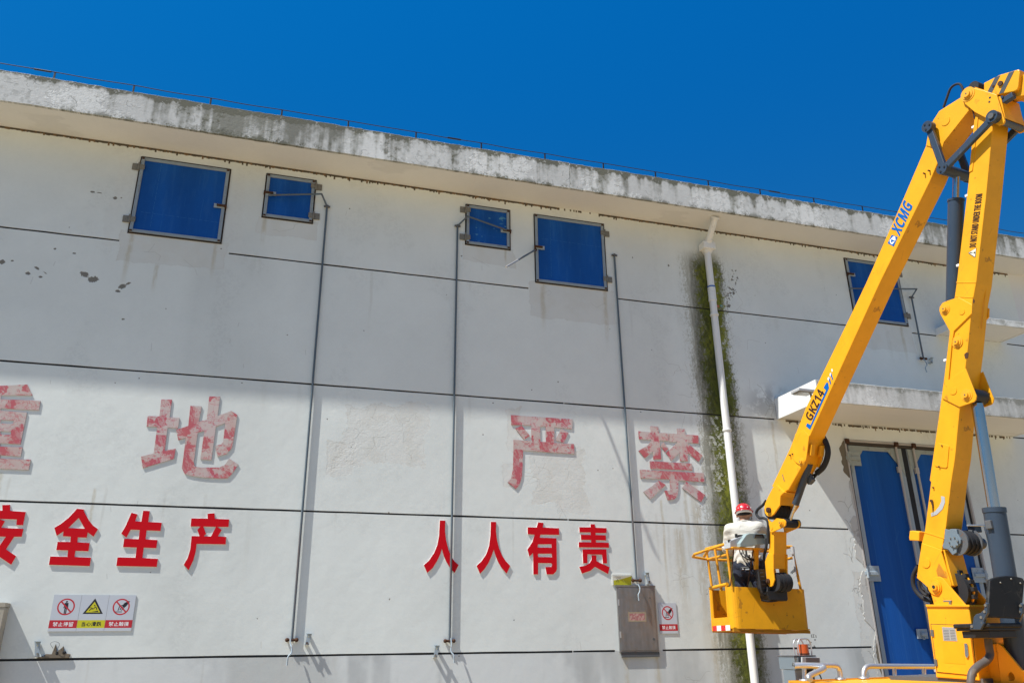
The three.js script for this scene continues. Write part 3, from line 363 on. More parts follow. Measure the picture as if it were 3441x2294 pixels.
character('old', g5, [[pr('360,115 498,122 510,235 685,245 690,385 525,375 555,715 412,718 400,580 255,695 140,565 300,470 365,400 370,362 148,352 140,205 368,225')], [pr('590,400 685,520 625,590 540,478')], [pr('842,155 978,162 992,268 1228,285 1235,430 1040,415 1035,450 1100,480 1300,650 1235,765 1040,600 1035,752 895,748 885,598 735,745 640,600 770,490 850,405 700,400 702,248 850,255')], [pr('345,750 1110,795 1122,918 360,888')], [pr('168,905 1328,970 1340,1130 865,1100 868,1270 850,1380 790,1445 670,1460 610,1285 715,1285 708,1082 175,1058')], [pr('510,1102 635,1180 355,1445 230,1310 380,1210')], [pr('1005,1122 1355,1365 1275,1495 935,1240')]], 'faded pink raised character of many loose pieces, beside the mossy downpipe');

// printed safety signs
const GL = { jin: '0,1.5,4.5,1.5 2.2,0,2.2,4.5 2.2,2,0,4 2.5,2,4.3,3.6 5.5,1.5,10,1.5 7.7,0,7.7,4.5 7.7,2,5.4,4 7.9,2,10,4 2,5.4,8,5.4 .5,6.8,9.5,6.8 5,6.8,5,10,4,9.7 2.8,7.8,1,9.5 7.2,7.8,9,9.5', zhi: '5,0,5,9.3 5,4,9,4 2,3.5,2,9.3 0,9.3,10,9.3', ting: '2.5,0,.5,4 1.7,3,1.7,10 6.5,0,6.5,1.2 3.5,1.6,10,1.6 4.7,2.8,8.6,2.8,8.6,4.4,4.7,4.4,4.7,2.8 3.5,6.8,3.5,5.4,10,5.4,10,6.6 4.6,7,8.8,7 6.8,7,6.8,9.8,5.8,9.6', liu: '3.5,.3,1,1.2,1,4.2,3.6,3.6 2.8,2.2,4,4.6 5.2,.8,9.2,.8,8.8,4.2,7.8,4 7,.8,5,4.4 1.5,5.6,8.5,5.6,8.5,10,1.5,10,1.5,5.6 1.5,7.8,8.5,7.8 5,5.6,5,10', dang: '5,0,5,3.8 1.8,.8,3,3 8.2,.8,7,3 1.2,4.4,8.8,4.4,8.8,9.6,1.2,9.6 1.2,7,8.8,7', xin: '1.5,4.5,.5,8 3.2,3,3.2,8.5,4,9.3,7,9.3,7.8,7.5 4.8,1,6,3.4 8,3.4,9.6,6.6', hua: '.8,.6,1.8,1.8 0,3.6,1.2,4.6 0,9.8,2.2,6 4,3.6,4,.5,8.6,.5,8.6,3.6 6,3.4,6,2,8.4,2 3,5,3,3.8,10,3.8,10,4.8 4.2,10,4.2,5.4,8.6,5.4,8.6,9.6,7.6,9.8 4.2,7,8.6,7 4.2,8.4,8.6,8.4', die: '.6,.6,3.6,.6,3.6,3.4,.6,3.4,.6,.6 2.1,3.4,2.1,8.8 2.1,5.6,3.8,5.6 .7,5,.7,9 0,9.4,4,8.6 5.6,.8,4.8,3.4 5.4,2.4,9.4,2.4 4.6,5.2,10,5.2 7.2,0,7.2,5.2,4.6,10 7.4,5.4,10,10', chu: '2,0,.4,2.4 1.6,1,3.6,1,2.8,2.4 .2,10,.8,7,.8,2.6,4.2,2.6,4.2,10 .8,5,4.2,5 .8,7.2,4.2,7.2 2.5,2.6,2.5,9.4 5.4,2.2,9.4,2.2,9.4,6.2,5.4,6.2,5.4,2.2 7.4,0,7.4,9.2 5,9.4,9.6,8.6 8.6,7.4,10,10', mo: '0,2.4,3.4,2.4 1.8,0,1.8,9.8,.8,9.4 0,6.6,3.4,5.2 4,1.4,10,1.4 5.6,0,5.6,2.6 8.4,0,8.4,2.6 4.8,3.2,9.2,3.2,9.2,6.2,4.8,6.2,4.8,3.2 4.8,4.7,9.2,4.7 3.8,7.6,10,7.6 7,6.2,6.6,7.6,4,10 7.2,7.6,10,10' };
function signPrint(kind, words) { // 282 x 386 mm
  const cv = document.createElement('canvas'); cv.width = 282; cv.height = 386; const c = cv.getContext('2d'), poly = (s, col) => { c.fillStyle = col; c.beginPath(); pr(s).forEach(([x, y], i) => c[i ? 'lineTo' : 'moveTo'](x, y)); c.fill(); };
  c.fillStyle = css([.56, .59, .64]); c.fillRect(0, 0, 282, 386);
  const yel = kind === 'slip', ink = css([.012, .012, .02]), redc = css([.52, .018, .03]), yc = css([.62, .56, .015]);
  c.fillStyle = yel ? yc : redc; c.fillRect(0, 268, 282, 84);
  c.strokeStyle = c.fillStyle = yel ? ink : css([.75, .75, .75]); c.lineWidth = 6.5; c.lineCap = 'butt'; c.lineJoin = 'miter';
  words.forEach((w, i) => { const ox = 40 + i * 53, oy = 287, k = 4.5; for (const s of GL[w].split(' ')) { const q = s.split(',').map(Number); c.beginPath(); for (let j = 0; j < q.length; j += 2) c[j ? 'lineTo' : 'moveTo'](ox + q[j] * k, oy + q[j + 1] * k); c.stroke(); } });
  if (yel) { poly('141,34 246,202 36,202', ink); poly('141,70 216,186 66,186', yc); c.fillStyle = ink; c.beginPath(); c.arc(148, 112, 7, 0, 7); c.fill(); c.strokeStyle = ink; c.lineWidth = 8; c.beginPath(); c.moveTo(158, 124); c.lineTo(140, 148); c.lineTo(112, 150); c.lineTo(98, 168); c.moveTo(136, 150); c.lineTo(118, 136); c.lineTo(100, 136); c.moveTo(158, 124); c.lineTo(170, 138); c.lineTo(176, 158); c.stroke(); poly('124,180 190,166 196,180', ink); }
  else {
    if (kind === 'stand') { c.fillStyle = ink; c.beginPath(); c.arc(141, 72, 10, 0, 7); c.fill(); poly('122,84 160,84 164,140 155,140 153,106 153,204 142,204 142,146 139,146 139,204 128,204 128,106 125,140 116,140', ink); }
    else { poly('226,66 205,100 190,122 172,136 160,128 150,116 166,86 206,62', ink); c.strokeStyle = ink; c.lineWidth = 9; c.beginPath(); c.moveTo(160, 106); c.lineTo(124, 118); c.lineTo(112, 168); c.moveTo(166, 120); c.lineTo(140, 138); c.lineTo(132, 160); c.moveTo(176, 130); c.lineTo(158, 150); c.lineTo(146, 164); c.stroke(); c.fillRect(84, 176, 74, 8); }
    c.strokeStyle = redc; c.lineWidth = 15; c.beginPath(); c.arc(141, 126, 82, 0, 7); c.moveTo(83, 68); c.lineTo(199, 184); c.stroke();
  }
  const t = canvasTex(cv); t.wrapS = t.wrapT = THREE.ClampToEdgeWrapping; return new THREE.MeshStandardMaterial({ map: t, roughness: .42 });
}
function signPanel(parent, x, w, h, kind, words) {
  mesh('backing', box(x - w / 2, x + w / 2, 0, h, 0, .006), std([.42, .43, .44], .5), parent);
  mesh('print', new THREE.PlaneGeometry(w - .002, h - .002).translate(x, h / 2, .0066), signPrint(kind, words), parent);
}
const tri = thing('safety_sign', 'white three-panel sign with two red prohibition rings and a yellow triangle', 'safety sign', [-1.79, 1.80, .002]);
[['stand', ['jin', 'zhi', 'ting', 'liu']], ['slip', ['dang', 'xin', 'hua', 'die']], ['touch', ['jin', 'zhi', 'chu', 'mo']]].forEach(([k, w], i) => signPanel(tri, (i - 1) * .2845, .2835, .388, k, w));
const sg = thing('safety_sign', 'single grey no-touching sign fixed beside the steel electrical box', 'safety sign', [5.412, 1.723, .002]); signPanel(sg, 0, .276, .396, 'touch', ['jin', 'zhi', 'chu', 'mo']);

// steel electrical box and the curled yellow label above it
{
  const b = thing('electrical_box', 'brushed steel electrical box with a torn red label at the foot of the third pipe', 'electrical box', [4.945, 1.465, 0]); b.scale.z = .24;
  const brush = (() => { const t = paint(256, 512, .6, .85, (u, v) => { const k = .27 + .035 * (nD(u * 4, v * .2) - .5) + .06 * (nB(u, v) - .5), m = ss(.55, .75, nA(u * 1.2, v * 1.2)) * .35; return [k * (1 + .05 * m), k * (1 - .12 * m), k * (1 - .3 * m), .5 + .5 * (nC(u * 8, v * .6) - .5)]; }); for (const m of [t.map, t.bump]) m.repeat.set(1.6, 1.2); return new THREE.MeshStandardMaterial({ map: t.map, bumpMap: t.bump, bumpScale: .0004, roughness: .34, metalness: .6 }); })();
  mesh('case', [box(-.285, .285, .03, .86, .001, .135)], brush, b); mesh('rain_lip', [box(-.295, .295, .862, .885, .001, .155)], brush, b);
  mesh('door', rbox(-.262, .262, .05, .845, .136, .152, .006), brush, b);
  mesh('base_rail', rbox(-.26, .29, -.035, .029, .001, .11, .004), M.darkSteel, b);
  for (const y of [.25, .66]) mesh('hinge', rod(V(-.268, y - .04, .15), V(-.268, y + .04, .15), .011), M.alu, b);
  mesh('lock', [new THREE.CylinderGeometry(.018, .018, .012, 16).rotateX(Math.PI / 2).translate(.215, .19, .158), new THREE.CylinderGeometry(.010, .010, .004, 12).rotateX(Math.PI / 2).translate(.20, .72, .154)], M.darkSteel, b);
  const lt = paint(256, 128, 1, .5, (u, v) => { const e = Math.min(u, 1 - u, v, .5 - v), t = nD(u * 2, v * 2), p = ss(.5, .62, nB(u * 1.5, v * 1.5)); return e < .05 + .05 * t ? [.34, .27, .18, .5] : [.48 - .1 * p, .30 - .16 * p, .26 - .12 * p, .5 + .4 * (t - .5)]; });
  mesh('torn_label', new THREE.PlaneGeometry(.265, .125, 10, 4).translate(-.01, .475, .1545), new THREE.MeshStandardMaterial({ map: lt.map, bumpMap: lt.bump, bumpScale: .003, roughness: .6 }), b);
  const y = thing('warning_label', 'yellow warning label curling off its white plate above the electrical box', 'label', [4.757, 2.35, .002]);
  mesh('plate', rbox(-.15, .142, .0, .148, 0, .012, .003), std([.66, .66, .60], .5), y);
  const sh = new THREE.PlaneGeometry(.262, .118, 14, 6).translate(-.0, .062, .016), p = sh.attributes.position; for (let i = 0; i < p.count; i++) { const u = p.getX(i), v = p.getY(i); p.setZ(i, .016 + .03 * Math.pow(sat((v - .06 + u * .25) / .08), 2)); } sh.computeVertexNormals();
  const cv = document.createElement('canvas'); cv.width = 262; cv.height = 118; const c = cv.getContext('2d'); c.fillStyle = css([.44, .43, .02]); c.fillRect(0, 0, 262, 118); c.fillStyle = css([.70, .70, .62]); c.beginPath(); c.moveTo(0, 0); c.lineTo(262, 0); c.lineTo(120, 40); c.lineTo(0, 58); c.fill(); c.fillStyle = css([.02, .02, .02]); for (let i = 0; i < 5; i++) c.fillRect(36 + i * 15, 22 - i, 9, 8); c.lineWidth = 4; c.strokeStyle = css([.02, .02, .02]); c.beginPath(); c.moveTo(58, 40); c.lineTo(82, 76); c.lineTo(36, 76); c.closePath(); c.stroke(); c.fillRect(57, 50, 4, 16); c.strokeStyle = css([.66, .64, .2]); c.beginPath(); c.moveTo(140, 50); c.lineTo(170, 90); c.stroke();
  mesh('sheet', sh, new THREE.MeshStandardMaterial({ map: canvasTex(cv), roughness: .3, side: THREE.DoubleSide }), y);
}
// metal cabinet half out of the frame, left
{
  const b = thing('metal_cabinet', 'grey-brown metal cabinet cut by the left edge, casting a long slanting shadow', 'cabinet', [-2.95, 1.15, 0]); const m = wornPaint([.40, .36, .29], [.22, .19, .14], 71, .08, .5);
  mesh('case', rbox(-.31, .31, 0, .90, .001, .17, .012), m, b); mesh('frame', [box(-.315, .315, .902, .945, .001, .20), box(.262, .312, 0, .901, .171, .195), box(-.312, -.262, 0, .901, .171, .195), box(-.261, .261, .0, .05, .171, .195)], m, b);
  mesh('door', rbox(-.255, .255, .055, .895, .171, .186, .006), std([.20, .24, .27], .3, .4), b);
  const hole = thing('wall_break', 'broken-out hole in the render beside the left clip, with bare mortar', 'wall damage', [-2.11, 1.525, 0], null);
  const r = rng(3), out = []; for (let a = 0; a <= 1.001; a += .05) { const t = Math.PI * (1 - a); out.push([.15 * Math.cos(t) * (.8 + .4 * r()), .075 * Math.sin(t) * (.6 + .8 * r()) * (a > .45 ? 1.5 : .5)]); }
  mesh('mortar', extrude(shapeOf(out.reverse()), .022, .004), wornPaint([.19, .155, .115], [.08, .06, .045], 73, .2, .95), hole); mesh('pit', [new THREE.SphereGeometry(.018, 8, 6).scale(1, 1.2, .3).translate(.03, .05, .02), new THREE.SphereGeometry(.022, 8, 6).scale(1, .9, .3).translate(.10, .055, .02)], M.sealant, hole);
  mesh('wire', tube([V(.03, .10, .01), V(.04, .15, .04), V(-.01, .17, .05), V(-.05, .15, .03), V(-.02, .10, .01)], .002, 20, 5), M.darkSteel, hole);
}
// clips that used to hold a pipe
[[[130, 2170], 'galvanised pipe clip in the shadow of the left cabinet', .16, 3], [[1032, 2140], 'rusty-topped pipe clip right of the first long pipe', .13, 0], [[1463, 2180], 'galvanised pipe clip left of the middle pipe foot', .14, 4], [[2180, 1935], 'rusty pipe clip standing behind the top of the electrical box', .15, 1], [[3129, 1207], 'small grey pipe clip beside the short right-hand pipe', .10, 2]].forEach(([p, label, s, k]) => {
  const [x, y] = wp(...p, .05), c = thing('pipe_clip', label, 'pipe clip', [x, y - s * .7, 0], 'loose pipe clips on the wall'), lean = (k % 2 ? -.02 : .02);
  mesh('strap', [rbox(-.024, .024, 0, .004, .001, .052, .001), extrude(shapeOf([[-.024, 0], [.024, 0], [.026 + lean, s * .8], [.034 + lean, s], [-.034 + lean, s * 1.02], [-.024 + lean, s * .8]], [Array.from({ length: 10 }, (_, i) => [lean * .8 + .010 * Math.cos(-i * .628), s * .72 + .012 * Math.sin(-i * .628)])]), .004).translate(0, 0, .049), rbox(-.024 + lean, .024 + lean, s * .80, s * .80 + .004, .001, .049, .001), rbox(-.024 + lean, .024 + lean, s - .004, s, .053, .08, .001)], M.galv, c);
  mesh('bolt', [rod(V(0, s * .2, .045), V(0, s * .2, .065), .011)], k < 2 ? M.rust : M.bolt, c);
});
// hand pipes that worked the hatch bolts
function W3(p, z) { const [x, y] = wp(...p, z); return V(x, y, z); }
function handPipe(label, pts, o) { // pts: [pixel, z] down the pipe, o.link, o.crank
  const q = pts.map(([p, z]) => W3(p, z)), base = q[q.length - 1], g = thing('hand_pipe', label, 'pipe', [base.x, base.y, 0], 'grey hand pipes for the hatches'), L = (v) => v.clone().sub(V(base.x, base.y, 0));
  mesh('pipe', bentRod(q.map(L), .0145), M.pipeGrey, g);
  mesh('swivel', [rod(L(q[0]).add(V(-.045, 0, 0)), L(q[0]).add(V(.045, 0, 0)), .015), new THREE.SphereGeometry(.028, 12, 8).translate(...L(q[0]).toArray())], M.darkSteel, g);
  mesh('foot_joint', [rod(L(base).add(V(-.05, .02, .0)), L(base).add(V(.05, .02, .0)), .016), new THREE.SphereGeometry(.024, 10, 8).translate(-.055, .02, base.z), new THREE.SphereGeometry(.024, 10, 8).translate(.055, .02, base.z), rod(V(0, .02, .001), V(0, .02, base.z), .010)], M.rust, g);
  if (o.band) mesh('rust_band', o.band.map(([a, b]) => { const A = L(W3(a, pts[0][1])), B = L(W3(b, pts[0][1])), f = (t) => t.y; return rod(V(A.x, A.y, A.z), V(B.x, B.y, B.z), .0152); }), M.rust, g);
  if (o.link) mesh('link_rod', bentRod(o.link.map(([p, z]) => L(W3(p, z))), .013), M.pipeGrey, g);
  if (o.crank) mesh('crank', tube(o.crank.map(([p, z]) => L(W3(p, z))), .009, 40, 8), M.galv, g);
  return g;
}
handPipe('long grey hand pipe, first from the left, linked to the small hatch', [[z1(2237, 1046), .026], [zk1(398, 640), .026]], { link: [[z1(2237, 1046), .026], [z1(2200, 960), .10], [z1(1835, 968), .075]], crank: [[zk1(370, 560), .06], [zk1(372, 700), .08], [zk1(395, 760), .10], [zk1(388, 900), .12], [zk1(322, 970), .13], [zk1(290, 1175), .13]] });
handPipe('long grey hand pipe in the middle, linked to the small peeling hatch', [[z2(789, 772), .026], [zk2(605, 660), .026]], { link: [[z2(789, 772), .026], [z2(858, 705), .10], [z2(1125, 800), .075]], crank: [[zk2(640, 560), .06], [zk2(650, 700), .08], [zk2(645, 870), .10], [zk2(700, 950), .12], [zk2(710, 1120), .12]] });
handPipe('long rusty hand pipe standing over the electrical box, linked to nothing', [[z2(1863, 972), .026], [z10(462, 345), .026]], { crank: [[z10(480, 380), .05], [z10(510, 440), .07], [z10(505, 500), .08], [z10(487, 540), .085], [z10(497, 635), .085]] });
handPipe('short grey hand pipe on the upper right, half linked behind the yellow boom', [[z6(1577, 100), .06], [z6(1660, 525), .06]], { link: [[z6(1577, 100), .06], [z6(1613, 42), .11], [z6(1150, 38), .08]], crank: [[z6(1660, 520), .07], [z6(1682, 560), .10], [z6(1672, 582), .10], [z6(1682, 612), .10]] });
{
  const a = W3(z2(1322, 935), .06), b = W3(z2(1122, 1052), .68), m = a.clone().lerp(b, .62), g = thing('loose_rod', 'loose grey rod hanging out from the latch of the large middle hatch', 'rod', a.toArray());
  const z = V(0, 0, 0); mesh('rod', rod(z, m.clone().sub(a), .0135), M.pipeGrey, g); mesh('bare_end', [rod(m.clone().sub(a), b.clone().sub(a), .0138)], M.alu, g); mesh('swivel', new THREE.SphereGeometry(.026, 12, 8), M.rust, g);
}
// downpipe
{
  const x = 6.615, g = thing('downpipe', 'white plastic downpipe with a hopper, running down the mossy stripe', 'downpipe', [x, 0, 0]), r = .056, z = .085, c = (y0, y1, rr) => rod(V(0, y0, z), V(0, y1, z), rr, rr, 28);
  mesh('pipe', c(.02, 7.66, r), M.pvc, g);
  for (const y of [6.54, 4.63, 2.64, .98]) mesh('collar', [c(y - .02, y + .02, r + .009), c(y - .008, y + .008, r + .014)], M.pvc, g);
  mesh('coupling', [c(6.78, 7.02, r + .007), c(6.79, 6.815, r + .011)], M.pvc, g); mesh('coupling', [c(2.44, 2.62, r + .007), c(2.45, 2.475, r + .011)], M.pvc, g);
  mesh('printed_band', c(7.025, 7.045, r + .0075), std([.02, .12, .45], .5), g);
  mesh('hopper', [rbox(-.115, .115, 7.70, 7.83, z - .075, z + .10, .02), new THREE.CylinderGeometry(.11, r + .01, .07, 4).rotateY(Math.PI / 4).translate(0, 7.67, z)], M.pvc, g);
  mesh('inlet_pipe', rod(V(0, 7.80, z + .02), V(0, SOF, .44), .052, .052, 24), M.pvc, g);
  mesh('inlet_collar', [rod(V(0, 7.835, z + .056), V(0, 7.875, z + .096), .062, .062, 24), rod(V(0, SOF - .02, .42), V(0, SOF - .001, .44), .075, .075, 24)], M.pvc, g);
}
// flood lamp on the canopy's end board
{
  const q = zg(1105, 560), dx = 7.597, d = ray(...q), t = (dx - CAM.x) / d.x, py = CAM.y + d.y * t, pz = CAM.z + d.z * t, g = thing('flood_lamp', 'small grey flood lamp on an arm at the left end of the door canopy', 'lamp', [dx, py, pz]);
  mesh('arm', bentRod([V(0, -.22, 0), V(-.05, -.22, 0), V(-.06, .0, 0)], .014), M.darkSteel, g); mesh('housing', [rbox(-.33, -.05, -.028, .016, -.10, .10, .008).rotateZ(-.02)], M.steel, g); mesh('lens', box(-.31, -.07, -.034, -.029, -.085, .085), std([.30, .31, .31], .15), g); mesh('knuckle', new THREE.SphereGeometry(.03, 12, 8).translate(-.055, 0, 0), M.alu, g);
}
// lightning wire along the eave
{
  const g = thing('lightning_wire', 'thin dark lightning wire on short posts along the roof edge', 'wire', [4, TOP, EAVE - .03]), xs = [-3.22, -2.26, -1.28, -.33, .60, 1.59, 2.59, 3.61, 4.59, 5.5, 6.46, 7.44, 8.5, 9.5, 10.45, 11.4, 12.35, 13.3, 14.3]; for (let x = -4.2; x > -13; x -= .97) xs.unshift(x);
  const pts = []; xs.forEach((x, i) => { pts.push(V(x - 4, .118, 0)); if (i < xs.length - 1) pts.push(V((x + xs[i + 1]) / 2 - 4, .111 + .006 * Math.sin(i * 5), 0)); });
  for (const x of xs) mesh('post', [rbox(x - 4.012, x - 3.988, -.03, .122, -.004, .004, .002)], M.black, g);
  mesh('wire', tube(pts, .006, 200, 6), M.black, g);
  for (const p of [[140, 229], z2(770, 163), z3(650, 933)]) { const [x] = yp(...p, TOP + .118); mesh('sleeve', rod(V(x - 4.10, .113, 0), V(x - 3.90, .113, 0), .013), M.black, g); }
}
// ---------------------------------------------------------------- boom lift truck
const PHI = 8 * Math.PI / 180, bn = V(Math.cos(PHI), 0, -Math.sin(PHI)), bd = V(-Math.sin(PHI), 0, -Math.cos(PHI));
const P0 = (() => { const d = ray(2615, 1900), k = 11 / Math.hypot(d.x, d.z); return V(CAM.x + d.x * k, 0, CAM.z + d.z * k); })();
const lift = new THREE.Group(); lift.name = numbered('boom_lift_truck'); lift.position.copy(P0); lift.rotation.y = PHI; scene.add(lift);
tag(lift, 'yellow folding boom lift truck holding a worker basket against the wall', 'boom lift');
// a pixel on the plane at sideways offset w -> [s forward to the wall, h]
const bp = (p, w) => { const d = ray(p[0], p[1]), t = (P0.clone().sub(CAM).dot(bn) + w) / d.dot(bn), q = CAM.clone().addScaledVector(d, t).sub(P0); return [q.dot(bd), q.y]; };
// a pixel on the plane at distance s forward -> [w, h]
const sp = (p, s) => { const d = ray(p[0], p[1]), t = (P0.clone().sub(CAM).dot(bd) + s) / d.dot(bd), q = CAM.clone().addScaledVector(d, t).sub(P0); return [q.dot(bn), q.y]; };
const T = (list, w) => list.map((p) => bp(p, w)), Q = (tr, s) => pr(s).map(([x, y]) => tr(x, y));
const P3 = (p, w) => { const [s, h] = bp(p, w); return V(w, h, -s); }, S3 = (p, s) => { const [w, h] = sp(p, s); return V(w, h, -s); };
const turnSide = new THREE.Matrix4().makeBasis(V(0, 0, -1), V(0, 1, 0), V(1, 0, 0));
const side = (pts, w0, w1, bevel = 0, holes = []) => extrude(shapeOf(pts, holes), w1 - w0, bevel, 2).applyMatrix4(turnSide).translate(w0, 0, 0);
const face = (pts, s, depth, bevel = 0) => extrude(shapeOf(pts), depth, bevel, 2).translate(0, 0, -s); // stands out toward -s
const L = (name, gs, m, parent = lift) => mesh(name, gs, m, parent);
const across = (p, w0, w1, r, pw = w0, seg = 24) => { const [s, h] = bp(p, pw); return rod(V(w0, h, -s), V(w1, h, -s), r, r, seg); };
const HW = .12;
function pin(parent, p, w, r, ring = true) { // a pin head standing out of a left-hand plate at w
  const gs = [across(p, w - .030, w + .01, r * .62, w), across(p, w - .012, w + .01, r, w)]; if (ring) gs.push(across(p, w - .005, w + .01, r * 1.35, w));
  const o = L('pin', gs, M.pinYellow, parent); const hole = L('grease_nipple', across(p, w - .034, w, .007, w, 10), M.darkSteel, parent); return o;
}
function pair(name, pts, w, t, m, parent, bevel = .004, holes = []) { const o = L(name, side(pts, -w - t, -w, bevel, holes), m, parent); L(parent === lift ? 'far_plate' : name, side(pts, w, w + t, bevel, holes), m, parent === lift ? o : parent); return o; }
const bothSides = (pts, w, t, bevel = .004, holes = []) => [side(pts, -w - t, -w, bevel, holes), side(pts, w, w + t, bevel, holes)];

// lower boom
const beamL = Q(z3, '2028,330 2010,430 1975,800 1885,1568').concat(Q(z6, '1838,330 1800,640 1765,900 1700,1350'), Q(z8, '1715,0 1672,340 1650,425'));
const beamR = Q(z8, '1792,465 1820,300 1855,0').concat(Q(z6, '1875,1200 1908,850 1945,590 1960,470 1995,130'), Q(z3, '2020,1568 2085,1000 2130,540 2140,400'));
const lowerBoom = L('lower_boom', side(T(beamL.concat(beamR), -HW), -HW, HW, .008), M.yellow);
pair('side_plate', (T(Q(z6, '1900,98 1830,120 1788,138 1770,165 1767,190 1775,215 1838,330 1836,420 1800,690 1787,790 1905,850 2005,815 2018,800 2022,775 1948,585 1830,665 1852,430 1868,330 1955,245 1990,210 1993,150'), -HW - .012)), HW, .014, M.yellow, lowerBoom);
L('cover_strip', side(T(Q(z3, '2010,440 2035,430 1995,800 1972,812'), -HW - .004), -HW - .008, -HW + .004, .002), M.yellow, lowerBoom);
pin(lowerBoom, z6(1806, 180), -HW - .014, .042); pin(lowerBoom, z6(1890, 405), -HW - .003, .045); pin(lowerBoom, z6(1955, 768), -HW - .014, .045);
for (const [p, r] of [[z6(1922, 197), .032], [z6(1862, 738), .04]]) L('round_boss', across(p, -HW - .019, -HW - .010, r, -HW - .015, 30), M.yellow, lowerBoom);
L('inspection_cover', side(T(Q(z6, '1752,1103 1762,1097 1826,1110 1834,1120 1822,1258 1812,1268 1742,1256 1732,1245'), -HW - .006), -HW - .008, -HW + .002, .003), M.yellow, lowerBoom);
L('cover_screw', [z6(1790, 1115), z6(1770, 1258), z8(1735, 37)].map((p) => across(p, -HW - .018, -HW, .007, -HW, 10)), M.rust, lowerBoom);
L('angle_gauge', side(T(Q(z8, '1785,95 1810,100 1812,140 1795,185 1757,222 1718,236 1716,212 1745,198 1772,165 1787,130'), -HW - .003), -HW - .004, -HW, .001), M.steel, lowerBoom); L('gauge_pointer', side(T(Q(z8, '1716,122 1728,124 1732,160 1729,208 1724,165'), -HW - .01), -HW - .014, -HW - .006, .002), M.rust, lowerBoom); L('gauge_pointer', across(z8(1722, 128), -HW - .016, -HW, .014, -HW, 12), M.rust, lowerBoom);
L('side_lug', side(T(Q(z4, '245,135 242,220 150,215 145,185 152,125 182,122'), 0), -.07, .05, .008), M.yellow, lowerBoom);
L('cable_clip', [z3(1998, 500), z3(1953, 970), z3(1893, 1447), z6(1806, 528)].map((p) => { const [s, h] = bp(p, -HW); return rbox(-HW, -HW + .03, h - .013, h + .013, -s - .02, -s + .012, .004); }), M.white, lowerBoom);
L('rust_patch', [Q(z6, '1953,475 1968,480 1963,515 1945,520 1938,490'), Q(z6, '1996,110 2010,120 2006,140 1999,136')].map((q) => side(T(q, -HW - .0005), -HW - .0025, -HW + .002, .0005)), M.rust, lowerBoom);
// foot plates with the pivot
pair('foot_plate', (T(Q(z4, '222,238 418,305 408,325 505,640 475,700 410,720 290,670 230,615 175,570 190,440'), -.145)), .124, .020, M.yellow, lowerBoom);
L('foot_web', side(T(Q(z4, '410,300 425,305 512,640 490,655'), -.15), -.128, .128, .003), M.yellow, lowerBoom); L('foot_web', side(T(Q(z4, '222,250 200,440 184,560 230,600 250,440'), -.10), -.10, .10), M.yellow, lowerBoom);
L('round_boss', across(z4(262, 425), -.151, -.140, .05, -.145, 30), M.yellow, lowerBoom);
L('sticker_scrap', side(T(Q(z4, '385,430 430,500 440,540 465,570 375,555 360,500'), -.147), -.1465, -.14, .0005), wornPaint([.50, .20, .02], [.10, .05, .03], 99, .22, .7), lowerBoom);
for (const q of [Q(z3, '1885,1563 2020,1563 2020,1569 1885,1569'), Q(z6, '1876,92 1997,98 1997,103 1876,97'), Q(z8, '1670,338 1818,384 1817,391 1669,345')]) L('weld_seam', side(T(q, -HW), -HW - .004, -HW + .001, .001), M.yellow, lowerBoom);
L('back_seam', [-.03].map((w) => { const A = P3(z3(2105, 700), -HW), B = P3(z6(1985, 300), -HW); return rod(V(w + .07, A.y, A.z + .001), V(w + .07, B.y, B.z + .001), .004, .004, 6); }), M.yellow, lowerBoom);
// warning lettering
const font = await new FontLoader().loadAsync('fonts/droid/droid_sans_bold.typeface.json');
function lettering(text, base0, base1, height, w, m, parent, slant = 0) { // from base0 to base1 (pixels) along the baseline
  const a = bp(base0, w), b = bp(base1, w), sh = font.generateShapes(text, 1), g = new THREE.ExtrudeGeometry(sh, { depth: .0025, bevelEnabled: slant > 0, bevelSize: .022, bevelThickness: .0005, bevelSegments: 1, curveSegments: 6 }); g.computeBoundingBox(); const bb = g.boundingBox, len = Math.hypot(b[0] - a[0], b[1] - a[1]);
  g.translate(-bb.min.x, -Math.max(bb.min.y, -.02), 0); g.scale(len / (bb.max.x - bb.min.x), height / .72, 1); if (slant) g.applyMatrix4(new THREE.Matrix4().makeShear(0, 0, slant, 0, 0, 0));
  // the reader stands on the left side (-w): letters run along base, tops to its left, relief toward -w
  const e1 = V(0, b[1] - a[1], -(b[0] - a[0])).normalize(), e3 = V(-1, 0, 0), e2 = e3.clone().cross(e1); g.applyMatrix4(new THREE.Matrix4().makeBasis(e1, e2, e3)); g.translate(w, a[1], -a[0]); return L('lettering', g, m, parent);
}
lettering('DO NOT STAND UNDER THE BOOM', zx(1398, 826), zx(1496, 42), .052, -HW - .0005, M.brownBlack, lowerBoom);
L('warning_triangle', side(T(Q(zx, '1408,838 1286,911 1292,922 1378,980 1390,975'), -HW), -HW - .002, -HW, 0), M.black, lowerBoom); L('warning_triangle', side(T(Q(zx, '1400,846 1292,911 1384,972'), -HW - .002), -HW - .0035, -HW - .001, 0), std([.78, .74, .58], .5), lowerBoom);
L('warning_triangle', [side(T(Q(zx, '1305,905 1350,904 1350,912 1305,917'), -HW - .004), -HW - .005, -HW - .003, 0), across(zx(1375, 908), -HW - .005, -HW - .003, .009, -HW - .004, 10)], M.black, lowerBoom);

